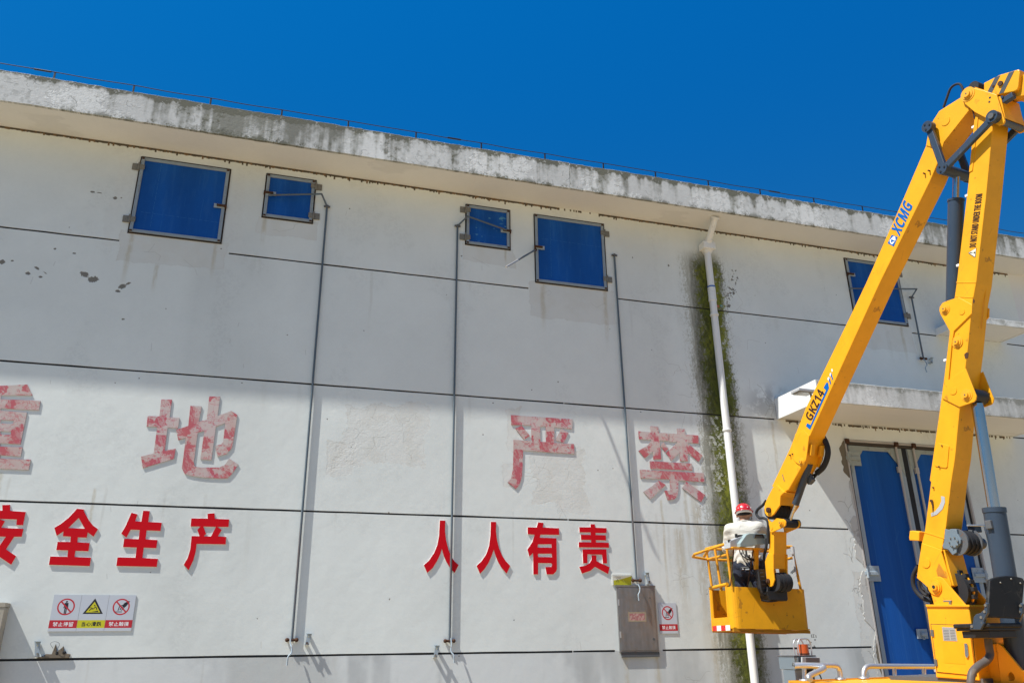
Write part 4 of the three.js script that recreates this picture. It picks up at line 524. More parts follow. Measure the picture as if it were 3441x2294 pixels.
// elbow bracket on the head of the lower boom
const elbow = pair('elbow_bracket', (T(Q(z3, '1985,230 2072,252 2160,280 2215,460 2205,482 2172,492 2110,452 2010,400 1945,345 1928,318 1926,285 1938,255 1958,235'), -.165)), .145, .022, M.yellow, lift);
L('bracket_web', side(T(Q(z3, '2072,252 2160,280 2172,310 2085,290'), 0), -.142, .142), M.yellow, elbow); L('bracket_web', side(T(Q(z3, '2165,290 2180,290 2212,440 2195,440'), -.16), -.142, .142), M.yellow, elbow);
pin(elbow, z3(1962, 278), -.167, .058); L('bolt_hole', [z3(2114, 301), z3(2110, 330)].map((p) => across(p, -.1685, -.160, .011, -.167, 12)), M.sealant, elbow);
L('cross_shaft', [across(z3(2188, 462), -.15, .15, .032, -.167), across(z3(2140, 433), -.25, .25, .03, -.2)], M.darkSteel, elbow);
L('roller', [across(z3(2035, 240), -.08, .10, .06, 0)], M.rubber, elbow);
// striped counterweight arm leaving the frame to the right
const tail = L('tail_arm', [side(T(Q(z3, '2072,200 2180,145 2305,108 2316,112 2318,135 2308,225 2300,246 2280,258 2165,282 2072,264'), -.15), -.15, .15, .008)], M.yellow);
L('stripe', [side(T(Q(ze, '1168,114 1235,88 1126,312 1070,300'), -.151), -.1525, -.149, 0), side(T(Q(ze, '1347,53 1415,32 1278,308 1215,328'), -.151), -.1525, -.149, 0)], std([.045, .052, .058], .55), tail);
L('pin', [across(ze(1240, 195), -.165, -.15, .026, -.151), across(ze(1148, 226), -.158, -.15, .012, -.151)], M.rust, tail);
L('inner_arm', side(T(Q(z3, '2300,165 2360,140 2520,90 2520,240 2344,290 2270,300 2240,290'), -.1), -.11, .11, .006), M.bucketYellow, tail);
L('tilt_sensor', [rbox(-.03, .03, -.03, .03, -.055, .055, .008).applyMatrix4(new THREE.Matrix4().makeTranslation(...P3(z3(2245, 305), -.15).toArray())), across(z3(2213, 303), -.19, -.14, .014, -.15)], M.slate, tail);

// upper boom, folding down to the basket
const upper = L('upper_boom', side(T(Q(z3, '1990,245 1935,285 1765,392 1725,455 1690,545 1675,630 1495,1050 1265,1568').concat(Q(z6, '1170,200 850,860 745,1130 620,1392 690,1440 735,1415 830,1248 872,1068 1360,0'), Q(z3, '1700,880 1770,715 1800,610 1985,375 2010,290')), -HW), -HW, HW, .008), M.yellow);
pair('side_plate', (T(Q(z3, '1955,290 1768,400 1729,458 1694,548 1680,630 1750,652 1772,712 1802,608 1978,385'), -HW)), HW, .010, M.yellow, upper);
L('round_boss', across(z3(1810, 460), -HW - .016, -HW - .008, .052, -HW - .01, 32), M.yellow, upper);
L('bolt', [z3(1670, 822), z3(1703, 803), z6(750, 1180), z6(770, 1172)].map((p) => across(p, -HW - .03, -HW, .008, -HW, 10)), M.rust, upper);
pair('cylinder_bracket', (T(Q(zq, '655,-110 800,-175 885,-80 868,60 838,300 785,418 745,410 660,355 590,250'), -HW - .01)), HW - .001, .016, M.yellow, upper); L('bracket_web', side(T(Q(zq, '870,60 900,60 885,240 845,240'), -HW), -HW + .004, -.055, .003).translate(.02, 0, 0), M.yellow, upper); L('bracket_web', side(T(Q(zq, '870,60 900,60 885,240 845,240'), -HW), .055, HW - .004, .003), M.yellow, upper);
pin(upper, zq(758, 348), -HW - .016, .036);
const fork = L('fork_head', [side(T(Q(zq, '338,722 278,780 200,930 152,1040 140,1110 150,1190 180,1232 215,1250 250,1246 290,1218 345,1140 400,1062 408,915 468,852'), -.16), -.16, -.135, .004), side(T(Q(zq, '338,722 278,780 200,930 152,1040 140,1110 150,1190 180,1232 215,1250 250,1246 290,1218 345,1140 400,1062 408,915 468,852'), -.16), .135, .16, .004), side(T(Q(zq, '338,722 278,780 215,900 385,1060 400,1062 408,915 468,852'), -.155), -.134, .134)], M.yellow, upper);
L('fork_pin', [across(zq(228, 1145), -.19, .19, .034, -.16), across(zq(228, 1145), -.20, -.19, .018, -.16)], M.rust, upper);
L('hose_drum', [-.09, -.03, .03, .09].map((w) => across(zq(300, 1150), w - .027, w + .027, .115, -.06)), M.rubber, upper); 
L('weld_clip', [side(T(Q(zq, '436,556 446,556 476,665 468,668'), -HW - .003), -HW - .006, -HW)], M.bolt, upper);
lettering('XCMG', zx(278, 672), zx(474, 228), .104, -HW - .0005, M.decalBlue, upper, .28);
lettering('GKZ14', zg(1050, 1168), zg(1335, 560), .088, -HW - .0005, M.brownBlack, upper);
L('maker_badge', side(T(Q(zx, '165,648 253,680 196,821 106,771'), -HW), -HW - .002, -HW, 0), M.decalBlue, upper); L('maker_badge', side(T(Q(zx, '190,668 216,674 222,728 172,790 142,770 134,728'), -HW - .002), -HW - .0035, -HW - .001, 0), M.white, upper); L('maker_badge', side(T(Q(zx, '158,712 214,734 152,758'), -HW - .003), -HW - .005, -HW - .003, 0), M.decalBlue, upper);
L('model_stripe', [Q(zg, '965,1200 1035,1240 1360,505 1308,455 1372,345 1402,345 1425,460 1025,1340 938,1263'), Q(zg, '1440,232 1466,360 1455,400 1422,305'), Q(zg, '1470,138 1508,262 1500,302 1462,205')].map((q) => side(T(q, -HW), -HW - .0025, -HW, 0)), M.decalBlue, upper);
L('stripe_tip', [Q(zg, '1405,228 1438,240 1418,300 1390,280'), Q(zg, '1448,140 1472,148 1460,210 1435,200'), Q(zg, '1490,48 1506,100 1485,125 1470,75')].map((q) => side(T(q, -HW), -HW - .0022, -HW, 0)), M.white, upper);
// knuckle links and the upper lifting cylinder
const kn = z3(1797, 790), la = z3(1695, 503), lb = z3(2140, 433);
function linkBar(pa, pb) { const A = bp(pa, -.2), B = bp(pb, -.2), dx = B[0] - A[0], dy = B[1] - A[1], l = Math.hypot(dx, dy), nx = -dy / l * .036, ny = dx / l * .036, q = [[A[0] + nx, A[1] + ny], [B[0] + nx, B[1] + ny], [B[0] - nx, B[1] - ny], [A[0] - nx, A[1] - ny]]; return [side(q, -.215, -.170, .008), side(q, .170, .215, .008)]; }
const [k0, k1] = linkBar(la, kn), [k2, k3] = linkBar(lb, kn), knuckle = L('knuckle_link', k0, M.slate); for (const q of [k1, k2, k3]) L('knuckle_link', q, M.slate);
for (const p of [la, lb, kn]) { L('link_boss', across(p, -.235, -.165, .062, -.2), M.slate, knuckle); L('link_boss', across(p, .165, .235, .062, -.2), M.slate, knuckle); L('cap_screw', [0, 1, 2].map((k) => { const [s, h] = bp(p, -.2); return rod(V(-.243, h + .034 * Math.sin(k * 2.1), -s + .034 * Math.cos(k * 2.1)), V(-.23, h + .034 * Math.sin(k * 2.1), -s + .034 * Math.cos(k * 2.1)), .010, .010, 10); }), M.black, knuckle); }
L('knuckle_shaft', across(kn, -.17, .17, .058, -.2), M.slate, knuckle); L('arm_shaft', across(la, -.2, .2, .035, -.2), M.slate, knuckle);
const up0 = bp(z6(1806, 180), -HW - .014), up1 = bp(kn, -.2), along = (a, b, t) => V(0, a[1] + (b[1] - a[1]) * t, -(a[0] + (b[0] - a[0]) * t));
const cyl1 = L('lift_cylinder', [rod(along(up0, up1, .02), along(up0, up1, .80), .078, .078, 32), rod(along(up0, up1, .79), along(up0, up1, .805), .083, .083, 32)], M.slate); cyl1.userData.label = 'slate-grey cylinder between the two booms';
L('piston_rod', rod(along(up0, up1, .80), along(up0, up1, 1), .036, .036, 24), M.chrome, cyl1); L('feed_pipe', rod(along(up0, up1, .1).add(V(.10, 0, 0)), along(up0, up1, .74).add(V(.10, 0, 0)), .012), M.black, cyl1); L('feed_pipe', rod(along(up0, up1, .74).add(V(.10, 0, 0)), along(up0, up1, .74), .012), M.black, cyl1);
// lower lifting cylinder behind the boom
const lo0 = bp(z6(1955, 768), -HW - .014), lo1 = bp(z4(1160, 1440), 0), cyl2 = L('lift_cylinder', [rod(along(lo0, lo1, .435), along(lo0, lo1, 1), .098, .098, 32), rod(along(lo0, lo1, .432), along(lo0, lo1, .45), .104, .104, 32)], M.slate); cyl2.userData.label = 'slate-grey cylinder with a long bright rod behind the lower boom';
L('piston_rod', rod(along(lo0, lo1, .03), along(lo0, lo1, .44), .055, .055, 28), M.chrome, cyl2); L('rod_eye', across(z6(1955, 768), -.10, .10, .075, -HW - .014), M.black, cyl2);
L('port', [rbox(-.125, -.09, -.03, .05, -.03, .03, .006).applyMatrix4(new THREE.Matrix4().makeTranslation(...along(lo0, lo1, .50).toArray()))], M.darkSteel, cyl2);
// jib cylinder
const j0 = bp(zq(758, 348), -HW - .016), j1 = bp(zq(425, 1355), -.12), cyl3 = L('jib_cylinder', [rod(along(j0, j1, .02).add(V(.0, 0, 0)), along(j0, j1, .68), .044, .044, 28)], M.slate);
L('piston_rod', rod(along(j0, j1, .66), along(j0, j1, 1), .022, .022, 20), M.chrome, cyl3); L('valve_block', [rbox(.03, .09, -.09, .09, -.035, .035, .006).applyMatrix4(new THREE.Matrix4().makeRotationX(-.55).setPosition(...along(j0, j1, .22).toArray())), rbox(.06, .12, -.05, .04, -.05, .02, .006).applyMatrix4(new THREE.Matrix4().makeRotationX(-.55).setPosition(...along(j0, j1, .26).toArray()))], M.darkSteel, cyl3);
// hoses
const hp = (tr, s, w) => Q(tr, s).map((p) => P3(p, w));
L('hose', [tube(hp(ze, '505,500 545,385 600,250 660,205 710,200 748,250 758,330 745,380', -.06), .013, 40, 8), tube(hp(ze, '748,380 770,430 860,490 890,570 905,640', -.13), .006, 30, 6)], M.rubber);
L('hose', [tube(hp(zq, '1090,-90 1150,20 1185,120 1192,210 1165,330 1110,440 1010,535', .14), .035, 50, 12), tube(hp(zq, '1010,535 960,570 930,560', .14), .015, 20, 8), tube(hp(zq, '1040,520 960,620 935,665 900,675', .12), .012, 20, 8)], M.rubber);
L('hose', [tube(hp(zq, '170,990 120,1060 30,1140 10,1200 60,1270 130,1275 190,1310 205,1360 205,1500 205,1700', -.12), .018, 60, 10)], M.rubber);
L('hose', [tube(hp(z4, '190,455 145,540 140,620 165,690 240,765 335,790', .05), .022, 40, 10), tube(hp(z4, '190,600 210,680 250,725 300,740', -.02), .016, 30, 8), tube(hp(z4, '200,590 225,660 270,705 310,720', .06), .016, 30, 8)], M.rubber);

// basket corners
const SN = .16, SF = SN + .66, bl = sp(zc(448, 945), SN), br = sp(zc(1165, 976), SN), bbl = sp(zc(545, 1395), SN), bbr = sp(zc(1232, 1412), SN);
const WL = (bl[0] + bbl[0]) / 2 + .07, WR = (br[0] + bbr[0]) / 2 - .01, HB = (bbl[1] + bbr[1]) / 2, HT = (bl[1] + br[1]) / 2;
// jib: bracket, upright and fork that carry the basket
const jib = L('jib', [side(T(Q(zc, '850,395 892,400 892,625 838,625'), -.10), -.10, .11, .006), side(T(Q(zc, '890,400 890,770 850,770 836,620'), -.095), -.09, .105, .004)], M.yellow); pair('side_plate', (T(Q(zq, '192,1262 205,1300 262,1345 330,1275 445,1292 480,1312 492,1345 488,1392 455,1425 268,1510 236,1500 228,1440'), -.125)), .105, .018, M.yellow, jib);
pair('side_plate', (T(Q(zc, '836,620 892,622 892,800 902,880 885,935 868,950 848,945 832,920 822,870 806,700'), -.11)), .100, .018, M.yellow, jib);
pin(jib, zq(422, 1352), -.125, .036); L('pin', [across(zc(838, 893), -.14, -.10, .03, -.118), across(zc(838, 893), -.15, -.14, .015, -.118)], M.rust, jib); L('round_boss', across(zq(265, 1440), -.128, -.122, .022, -.123), M.yellow, jib);
L('rod_eye', across(zq(422, 1352), -.10, .15, .055, -.125), M.rubber, jib);
L('rotator_drum', [[-.08, -.03, .110], [-.025, .025, .118], [.03, .085, .122], [.09, .13, .112]].map(([a, b, r]) => across(zc(905, 905), a, b, r, -.06, 30)), M.rubber, jib);
L('cable_tray', face(Q(zc, '722,778 790,776 800,870 836,960 838,1038 782,1044 742,965').map((p) => sp(p, SN - .04)), SN - .006, .055, .006), M.black, jib); L('hose', [tube(Q(zc, '738,800 752,900 768,985 785,1020 812,1022 828,985 826,950').map((p) => S3(p, SN - .08)), .014, 40, 8), tube(Q(zc, '770,1085 830,1095 900,1092 960,1078').map((p) => S3(p, SN - .09)), .010, 30, 8)], M.rubber, jib); L('tray_rung', [0, .2, .4, .6, .8].map((t) => { const [w, h] = sp(zc(742 + 40 * t, 810 + 190 * t), SN - .07); return rbox(w - .01, w + .075, h - .006, h + .006, -SN + .060, -SN + .068, .002); }), M.slate, jib); L('tray_arm', [...bothSides(T(Q(zc, '725,780 740,778 770,960 790,1035 830,1032 838,960 850,960 845,1045 800,1065 760,1045'), -.10), .03, .07).slice(0, 1), ...[0, .2, .4, .6, .8].map((t) => { const [s, h] = bp(zc(740 + 45 * t, 800 + 200 * t), -.07); return rbox(-.12, .0, h - .012, h + .012, -s - .05, -s + .0, .004); })], M.black, jib);
L('hose', [tube(hp(zc, '820,470 815,560 795,640 795,760 800,850 830,960 835,1020 805,1045 770,1000 740,880', -.10), .018, 60, 10), tube(hp(zc, '690,680 720,790 745,960 775,1040', -.05), .016, 40, 8), tube(hp(zc, '545,560 560,620 620,670 690,690', -.22), .008, 30, 6), tube(hp(zc, '575,560 590,620 640,660 690,680', -.2), .008, 30, 6), tube(hp(zc, '610,560 625,640 660,670 700,690', -.18), .012, 30, 8)], M.rubber, jib);
// basket
const basket = (() => {
  const cr = .10, th = .012, outline = (o) => { const pts = [], a0 = WL + o, a1 = WR - o, z0 = -SF + o, z1 = -SN - o, q = cr - o, arc = (cx, cz, f) => { for (let i = 0; i <= 6; i++) { const a = f + i / 6 * Math.PI / 2; pts.push([cx + q * Math.cos(a), cz + q * Math.sin(a)]); } }; arc(a0 + q, z1 - q, Math.PI / 2); pts.reverse(); const left = pts.slice(); pts.length = 0; arc(a1 - q, z1 - q, 0); pts.reverse(); const right = pts.slice(); pts.length = 0; arc(a1 - q, z0 + q, -Math.PI / 2); pts.reverse(); const fr = pts.slice(); pts.length = 0; arc(a0 + q, z0 + q, Math.PI); pts.reverse(); return [left, right, fr, pts.slice()]; };
  const [l, r, f, k] = outline(0), [li, ri, fi, ki] = outline(th);
  // open C of sheet metal: from the left end round the near side, right end and far side
  const out = [...l, ...r, ...f, ...k], inn = [...li, ...ri, ...fi, ...ki].reverse(), g = extrude(shapeOf(out.concat(inn).map(([x, z]) => [x, -z])), HT - HB - .035).rotateX(-Math.PI / 2).translate(0, HB + .035, 0);
  return L('work_basket', [g, box(WL + .012, WR - .012, HB + .036, HB + .05, -SF + .013, -SN - .013)], M.bucketYellow);
})();
L('underframe', [...[0, .25, .5, .75, 1].map((t) => box(WL + .02 + t * (WR - WL - .08), WL + .06 + t * (WR - WL - .08), HB, HB + .034, -SF + .02, -SN - .02)), box(WL + .01, WR - .01, HB - .004, HB + .030, -SN - .05, -SN - .012), box(WL + .01, WR - .01, HB - .004, HB + .030, -SF + .012, -SF + .05), box(WL + .01, WR - .01, HB + .002, HB + .03, -(SN + SF) / 2 - .02, -(SN + SF) / 2 + .02)], wornPaint([.45, .19, .01], [.14, .06, .02], 85, .12, .6), basket);
L('end_frame', [rbox(WL - .002, WL + .03, HB + .01, HT + .03, -SF + .02, -SF + .065, .006), rbox(WL - .002, WL + .03, HB + .10, HT + .03, -SN - .15, -SN - .105, .006), rbox(WL - .0005, WL + .028, HB + .0, HB + .17, -SF + .066, -SN - .10, .004), rod(V(WL + .01, HT + .02, -SF + .04), V(WL + .01, HT + .035, -SN - .10), .022)], M.bucketYellow, basket);
L('warning_stripe', [0, 1, 2, 3].map((k) => box(WL - .006, WL - .0022, HB + .012, HB + .075, -SF + .06 + k * .13, -SF + .185 + k * .13)).filter((_, k) => k % 2 === 0), std([.62, .03, .02], .4), basket); L('warning_stripe', [1, 3].map((k) => box(WL - .006, WL - .0022, HB + .012, HB + .075, -SF + .0605 + k * .13, -SF + .1845 + k * .13)), M.white, basket);
{ const y0 = HT + .02, y1 = sp(zc(385, 515), SN)[1], ym = y1 - .14, R = .017, a = WL + .04, b = WR - .06, zn = -SN - .04, zf = -SF + .04, post = (x, z, dx = 0, top = y1) => L('rail_post', rod(V(x, y0 - .05, z), V(x + dx, top, z), R), M.railYellow, basket);
  post(a, zn, -.03); post(a, zf, -.05); post(a - .01, (zn + zf) / 2, -.05); post(b, zn, -.07); post(b, zf, -.05); post((a + b) / 2, zf, -.02);
  const rail = (pts) => L('guard_rail', bentRod(pts, R), M.railYellow, basket);
  rail([V((a + b) / 2 - .28, y1 + .0, zn), V(a - .03, y1, zn), V(a - .05, y1, zf), V(b - .05, y1, zf), V(b - .07, y1, zn), V(b - .30, y1, zn)]);
  rail([V(a - .035, ym, zn), V(a - .04, ym, zf), V(b - .045, ym, zf), V(b - .06, ym, zn)]);
  rail([V(a - .03, y1, zn), V(a - .30, y1 - .10, zf + .18), V(a - .27, y1 - .12, zf + .05), V(a - .04, ym, zf)]); rail([V(a - .18, y1 - .05, zn - .2), V(a - .16, ym + .02, zf + .16)]);
  L('gas_strut', [rod(S3(zc(1020, 550), SN + .02), S3(zc(1030, 625), SN + .02), .024), rod(S3(zc(1030, 620), SN + .02), S3(zc(1062, 840), SN + .02), .012)], M.steel, basket); L('coil_cable', tube(Array.from({ length: 40 }, (_, i) => S3(zc(1022 + i * .9, 812 - i * 1.1), SN + .02).add(V(.012 * Math.cos(i), .014 * Math.sin(i), 0))), .003, 100, 5), M.black, basket);
  L('thin_stay', [rod(S3(zc(535, 560), SN), S3(zc(520, 945), SN), .008), rod(S3(zc(700, 570), SN), S3(zc(665, 945), SN), .008)], M.rust, basket);
  L('column', face(Q(zc, '692,570 735,575 740,780 712,780').map((p) => sp(p, SN + .02)), SN + .04, .05, .006), M.bucketYellow, basket);
}
{ const R = new THREE.Matrix4().makeRotationFromEuler(new THREE.Euler(0, -.24, -.030)), c = V(.05, HB + .3, -SN), m = new THREE.Matrix4().makeTranslation(c.x, c.y, c.z).multiply(R).multiply(new THREE.Matrix4().makeTranslation(-c.x, -c.y, -c.z)); m.decompose(basket.position, basket.quaternion, basket.scale); }
L('basket_mount', [face(Q(zc, '755,1000 960,1000 968,1075 960,1095 790,1085').map((p) => sp(p, SN - .005)), SN - .002, .12, .008), across(zc(880, 1050), -.16, .14, .05, 0)], M.black, jib);
const cb = L('control_box', face(Q(zc, '545,520 608,432 640,418 800,425 832,480 830,520 592,556 548,552').map((p) => sp(p, SN - .06)), SN + .12, .20, .008), M.boxTeal); L('control_box_end', face(Q(zc, '465,490 600,440 545,520 548,552 467,560').map((p) => sp(p, SN - .04)), SN + .10, .12, .006), M.steel, cb);
L('carry_handle', bentRod(Q(zc, '700,465 705,432 778,432 795,468').map((p) => S3(p, SN - .095)), .010), M.black, cb); L('handle_recess', face(Q(zc, '705,440 775,440 790,466 708,466').map((p) => sp(p, SN - .086)), SN - .081, .004), M.darkSteel, cb);
L('joystick', [rod(S3(zc(518, 460), SN), S3(zc(515, 425), SN), .018), rod(S3(zc(440, 495), SN), S3(zc(465, 495), SN), .016), rbox(-.05, .05, -.01, .012, -.03, .03, .004).applyMatrix4(new THREE.Matrix4().makeTranslation(...S3(zc(565, 445), SN + .02).toArray()))], M.black, cb); L('box_shelf', rbox(sp(zc(455, 570), SN)[0], sp(zc(830, 560), SN)[0], sp(zc(500, 570), SN)[1], sp(zc(500, 558), SN)[1], -SN - .12, -SN + .06, .004), M.bucketYellow, cb);

// winch on the back of the boom
{
  const pl = T(Q(z4, '450,105 485,112 505,104 562,108 568,150 600,205 598,240 562,285 560,330 522,352 480,300 435,290 425,262 440,230'), -.13), winchMat = wornPaint([.15, .19, .22], [.10, .08, .06], 83, .06, .45), w = L('winch', side(pl, -.14, -.118, .004), winchMat), w2 = L('end_plate', side(pl, .13, .15, .004), winchMat, w), c = z4(540, 228);
  for (const q of [-.117, .09]) L('drum_flange', across(c, q, q + .02, .128, -.13, 36), M.darkSteel, w); L('drum', [-.08, -.048, -.016, .016, .048, .08].map((x) => across(c, x - .0165, x + .0165, .112 + .004 * Math.sin(x * 300), -.13, 30)), M.rubber, w);
  L('end_cap', across(c, -.152, -.14, .052, -.13, 28), winchMat, w); L('bolt', Array.from({ length: 6 }, (_, k) => { const [s, h] = bp(c, -.13), a = k * 1.05; return rod(V(-.162, h + .045 * Math.sin(a), -s + .045 * Math.cos(a)), V(-.15, h + .045 * Math.sin(a), -s + .045 * Math.cos(a)), .007, .007, 8); }), M.bolt, w);
  L('motor', [across(c, .15, .26, .055, -.13, 28), rbox(.15, .25, -.035, .035, -.04, .04, .006).applyMatrix4(new THREE.Matrix4().makeTranslation(0, bp(c, -.13)[1] + .14, -bp(c, -.13)[0]))], M.slate, w); L('pipe', bentRod([V(.02, .16, .06), V(.27, .17, .06), V(.28, -.0, .06)].map((v) => v.add(V(0, bp(c, -.13)[1], -bp(c, -.13)[0]))), .009), M.alu, w);
}
// turret: cabinet, pivot plates, frame
const cabPts = T(Q(z4, '265,825 668,828 770,1545 360,1515'), -.32), low = cabPts[3][1] - .06;
const cabinet = L('turret_cabinet', [side([cabPts[0], cabPts[1], cabPts[2], cabPts[3]], -.32, .36, .008), side(T(Q(z4, '258,822 674,825 677,845 262,843'), -.335), -.335, .375, .003)], M.yellow);
L('cabinet_door', side(T(Q(z4, '313,1012 690,1025 743,1498 372,1463'), -.326), -.329, -.321, .002), M.yellow, cabinet);
L('door_gap', side(T(Q(z4, '307,1006 696,1019 750,1504 366,1469'), -.3215), -.3222, -.315), M.sealant, cabinet); L('data_plate', side(T(Q(z4, '415,1035 540,1042 562,1172 430,1166'), -.331), -.3315, -.328, .0005), M.alu, cabinet); L('plate_lines', Array.from({ length: 7 }, (_, k) => [side(T([z4(427 + k * 2, 1062 + k * 15), z4(478 + k * 2, 1064 + k * 15), z4(478 + k * 2, 1069 + k * 15), z4(427 + k * 2, 1067 + k * 15)], -.3318), -.3322, -.331), side(T([z4(490 + k * 2, 1064 + k * 15), z4(535 + k * 2, 1066 + k * 15), z4(535 + k * 2, 1071 + k * 15), z4(490 + k * 2, 1069 + k * 15)], -.3318), -.3322, -.331)]).flat(), M.darkSteel, cabinet);
L('sticker', side(T(Q(z4, '418,1170 600,1180 612,1190 638,1392 445,1378 432,1365'), -.33), -.3305, -.3285), wornPaint([.76, .34, .010], [.35, .15, .01], 87, .08, .5), cabinet);
L('door_handle', side(T(Q(z4, '630,1192 652,1192 662,1210 672,1310 662,1332 645,1325 638,1300'), -.335), -.342, -.329, .003), M.chrome, cabinet);
for (const q of ['305,1062 332,1064 340,1128 312,1125', '338,1342 366,1345 374,1412 346,1408']) L('hinge', side(T(Q(z4, q), -.335), -.338, -.325, .002), M.darkSteel, cabinet);
L('latch', [rod(P3(z4(432, 792), -.30), P3(z4(508, 790), -.30), .008), rod(P3(z4(495, 790), -.30), P3(z4(495, 822), -.30), .014)], M.bolt, cabinet);
const pivot = pair('pivot_plate', (T(Q(z4, '342,830 318,740 294,672 296,625 318,585 350,560 385,556 415,568 440,592 530,700 640,830'), -.185)), .166, .022, M.yellow, lift); L('boss', [across(z4(352, 655), -.200, -.185, .075, -.187, 36)], M.yellow, pivot); pin(pivot, z4(356, 655), -.200, .05, false); L('pivot_hole', across(z4(356, 655), -.2345, -.2, .016, -.2, 14), M.sealant, pivot);
L('chain_wheel', [across(z4(560, 690), -.07, .07, .17, 0, 40), ...Array.from({ length: 14 }, (_, k) => { const [s, h] = bp(z4(560, 690), 0), a = k * .4 - 1.2; return rbox(-.03, .03, -.02, .02, -.02, .02, .005).translate(0, h + .18 * Math.sin(a), -s + .18 * Math.cos(a)); })], M.rubber, pivot); L('hose_guard', across(z4(560, 690), -.006, .006, .185, 0, 40), M.pinYellow, pivot);
const frame = pair('turret_frame', (T(Q(z4, '930,1195 945,1190 985,1215 1185,1455 1300,1500 1300,1640 985,1640'), -.19)), .17, .022, M.yellow, lift, .004, [T(Q(z4, '1040,1500 1050,1475 1075,1465 1100,1490 1110,1530 1090,1550 1055,1545'), -.19)]); L('frame_web', [side(T(Q(z4, '780,1200 930,1200 985,1620 800,1620'), -.16), -.165, .165)], M.yellow, frame); L('chain', Array.from({ length: 9 }, (_, k) => rbox(-.02, .02, -.016, .016, -.012, .012, .004).applyMatrix4(new THREE.Matrix4().makeTranslation(...P3(z4(1030 + k * 9, 1210 + k * 20), .05).toArray()))), M.black, frame);
// operator seat
{
  const sb = -3.1, back = Q(z4, '868,592 900,572 960,556 1030,548 1110,552 1180,570 1200,600 1168,950 1150,958 862,945 850,930').map((p) => sp(p, sb)), wl = back[9][0], wr = back[7][0], hp0 = sp(z4(860, 1030), sb)[1];
  const seat = L('operator_seat', face(back, sb + .03, .035, .01), M.plastic); seat.userData.label = 'black plastic seat beside the turret cabinet';
  L('seat_pan', [rbox(wl - .02, wr + .0, hp0 - .012, hp0 + .028, -sb - .36, -sb - .0, .014)], M.plastic, seat); L('seat_base', [rbox(wl + .02, wr - .05, hp0 - .095, hp0 - .035, -sb - .31, -sb - .04, .006), rbox(wl - .0, wr - .01, hp0 - .033, hp0 - .0125, -sb - .345, -sb - .02, .003)], M.black, seat);
  const br0 = T(Q(z4, '688,1052 700,1062 790,1064 826,1002 822,985 845,930 858,905 862,815 838,802 826,870 792,902 748,915 728,940 718,1010'), (wl - .03)); for (const w of [wl - .03, wr + .01]) { L('seat_bracket', side(br0, w - .016, w + .016, .005), M.slate, seat); for (const [s, h] of T(Q(z4, '842,830 832,890 800,945 712,1030'), wl - .03)) L('bolt', rod(V(w - .022, h, -s), V(w + .022, h, -s), .012, .012, 12), M.bolt, seat); }
  L('seat_post', tube(Q(z4, '855,1150 862,1220 872,1300 840,1355 760,1410 705,1470 690,1545 690,1620').map((p) => S3(p, sb + .2)), .034, 40, 14), wornPaint([.10, .085, .075], [.2, .15, .1], 89, .15, .5), seat); L('rivet', Q(z4, '970,615 1072,580 1160,620').map((p) => S3(p, sb - .01)).map((v) => new THREE.SphereGeometry(.008, 8, 6).translate(v.x, v.y, v.z + .002)), M.bolt, seat);
}
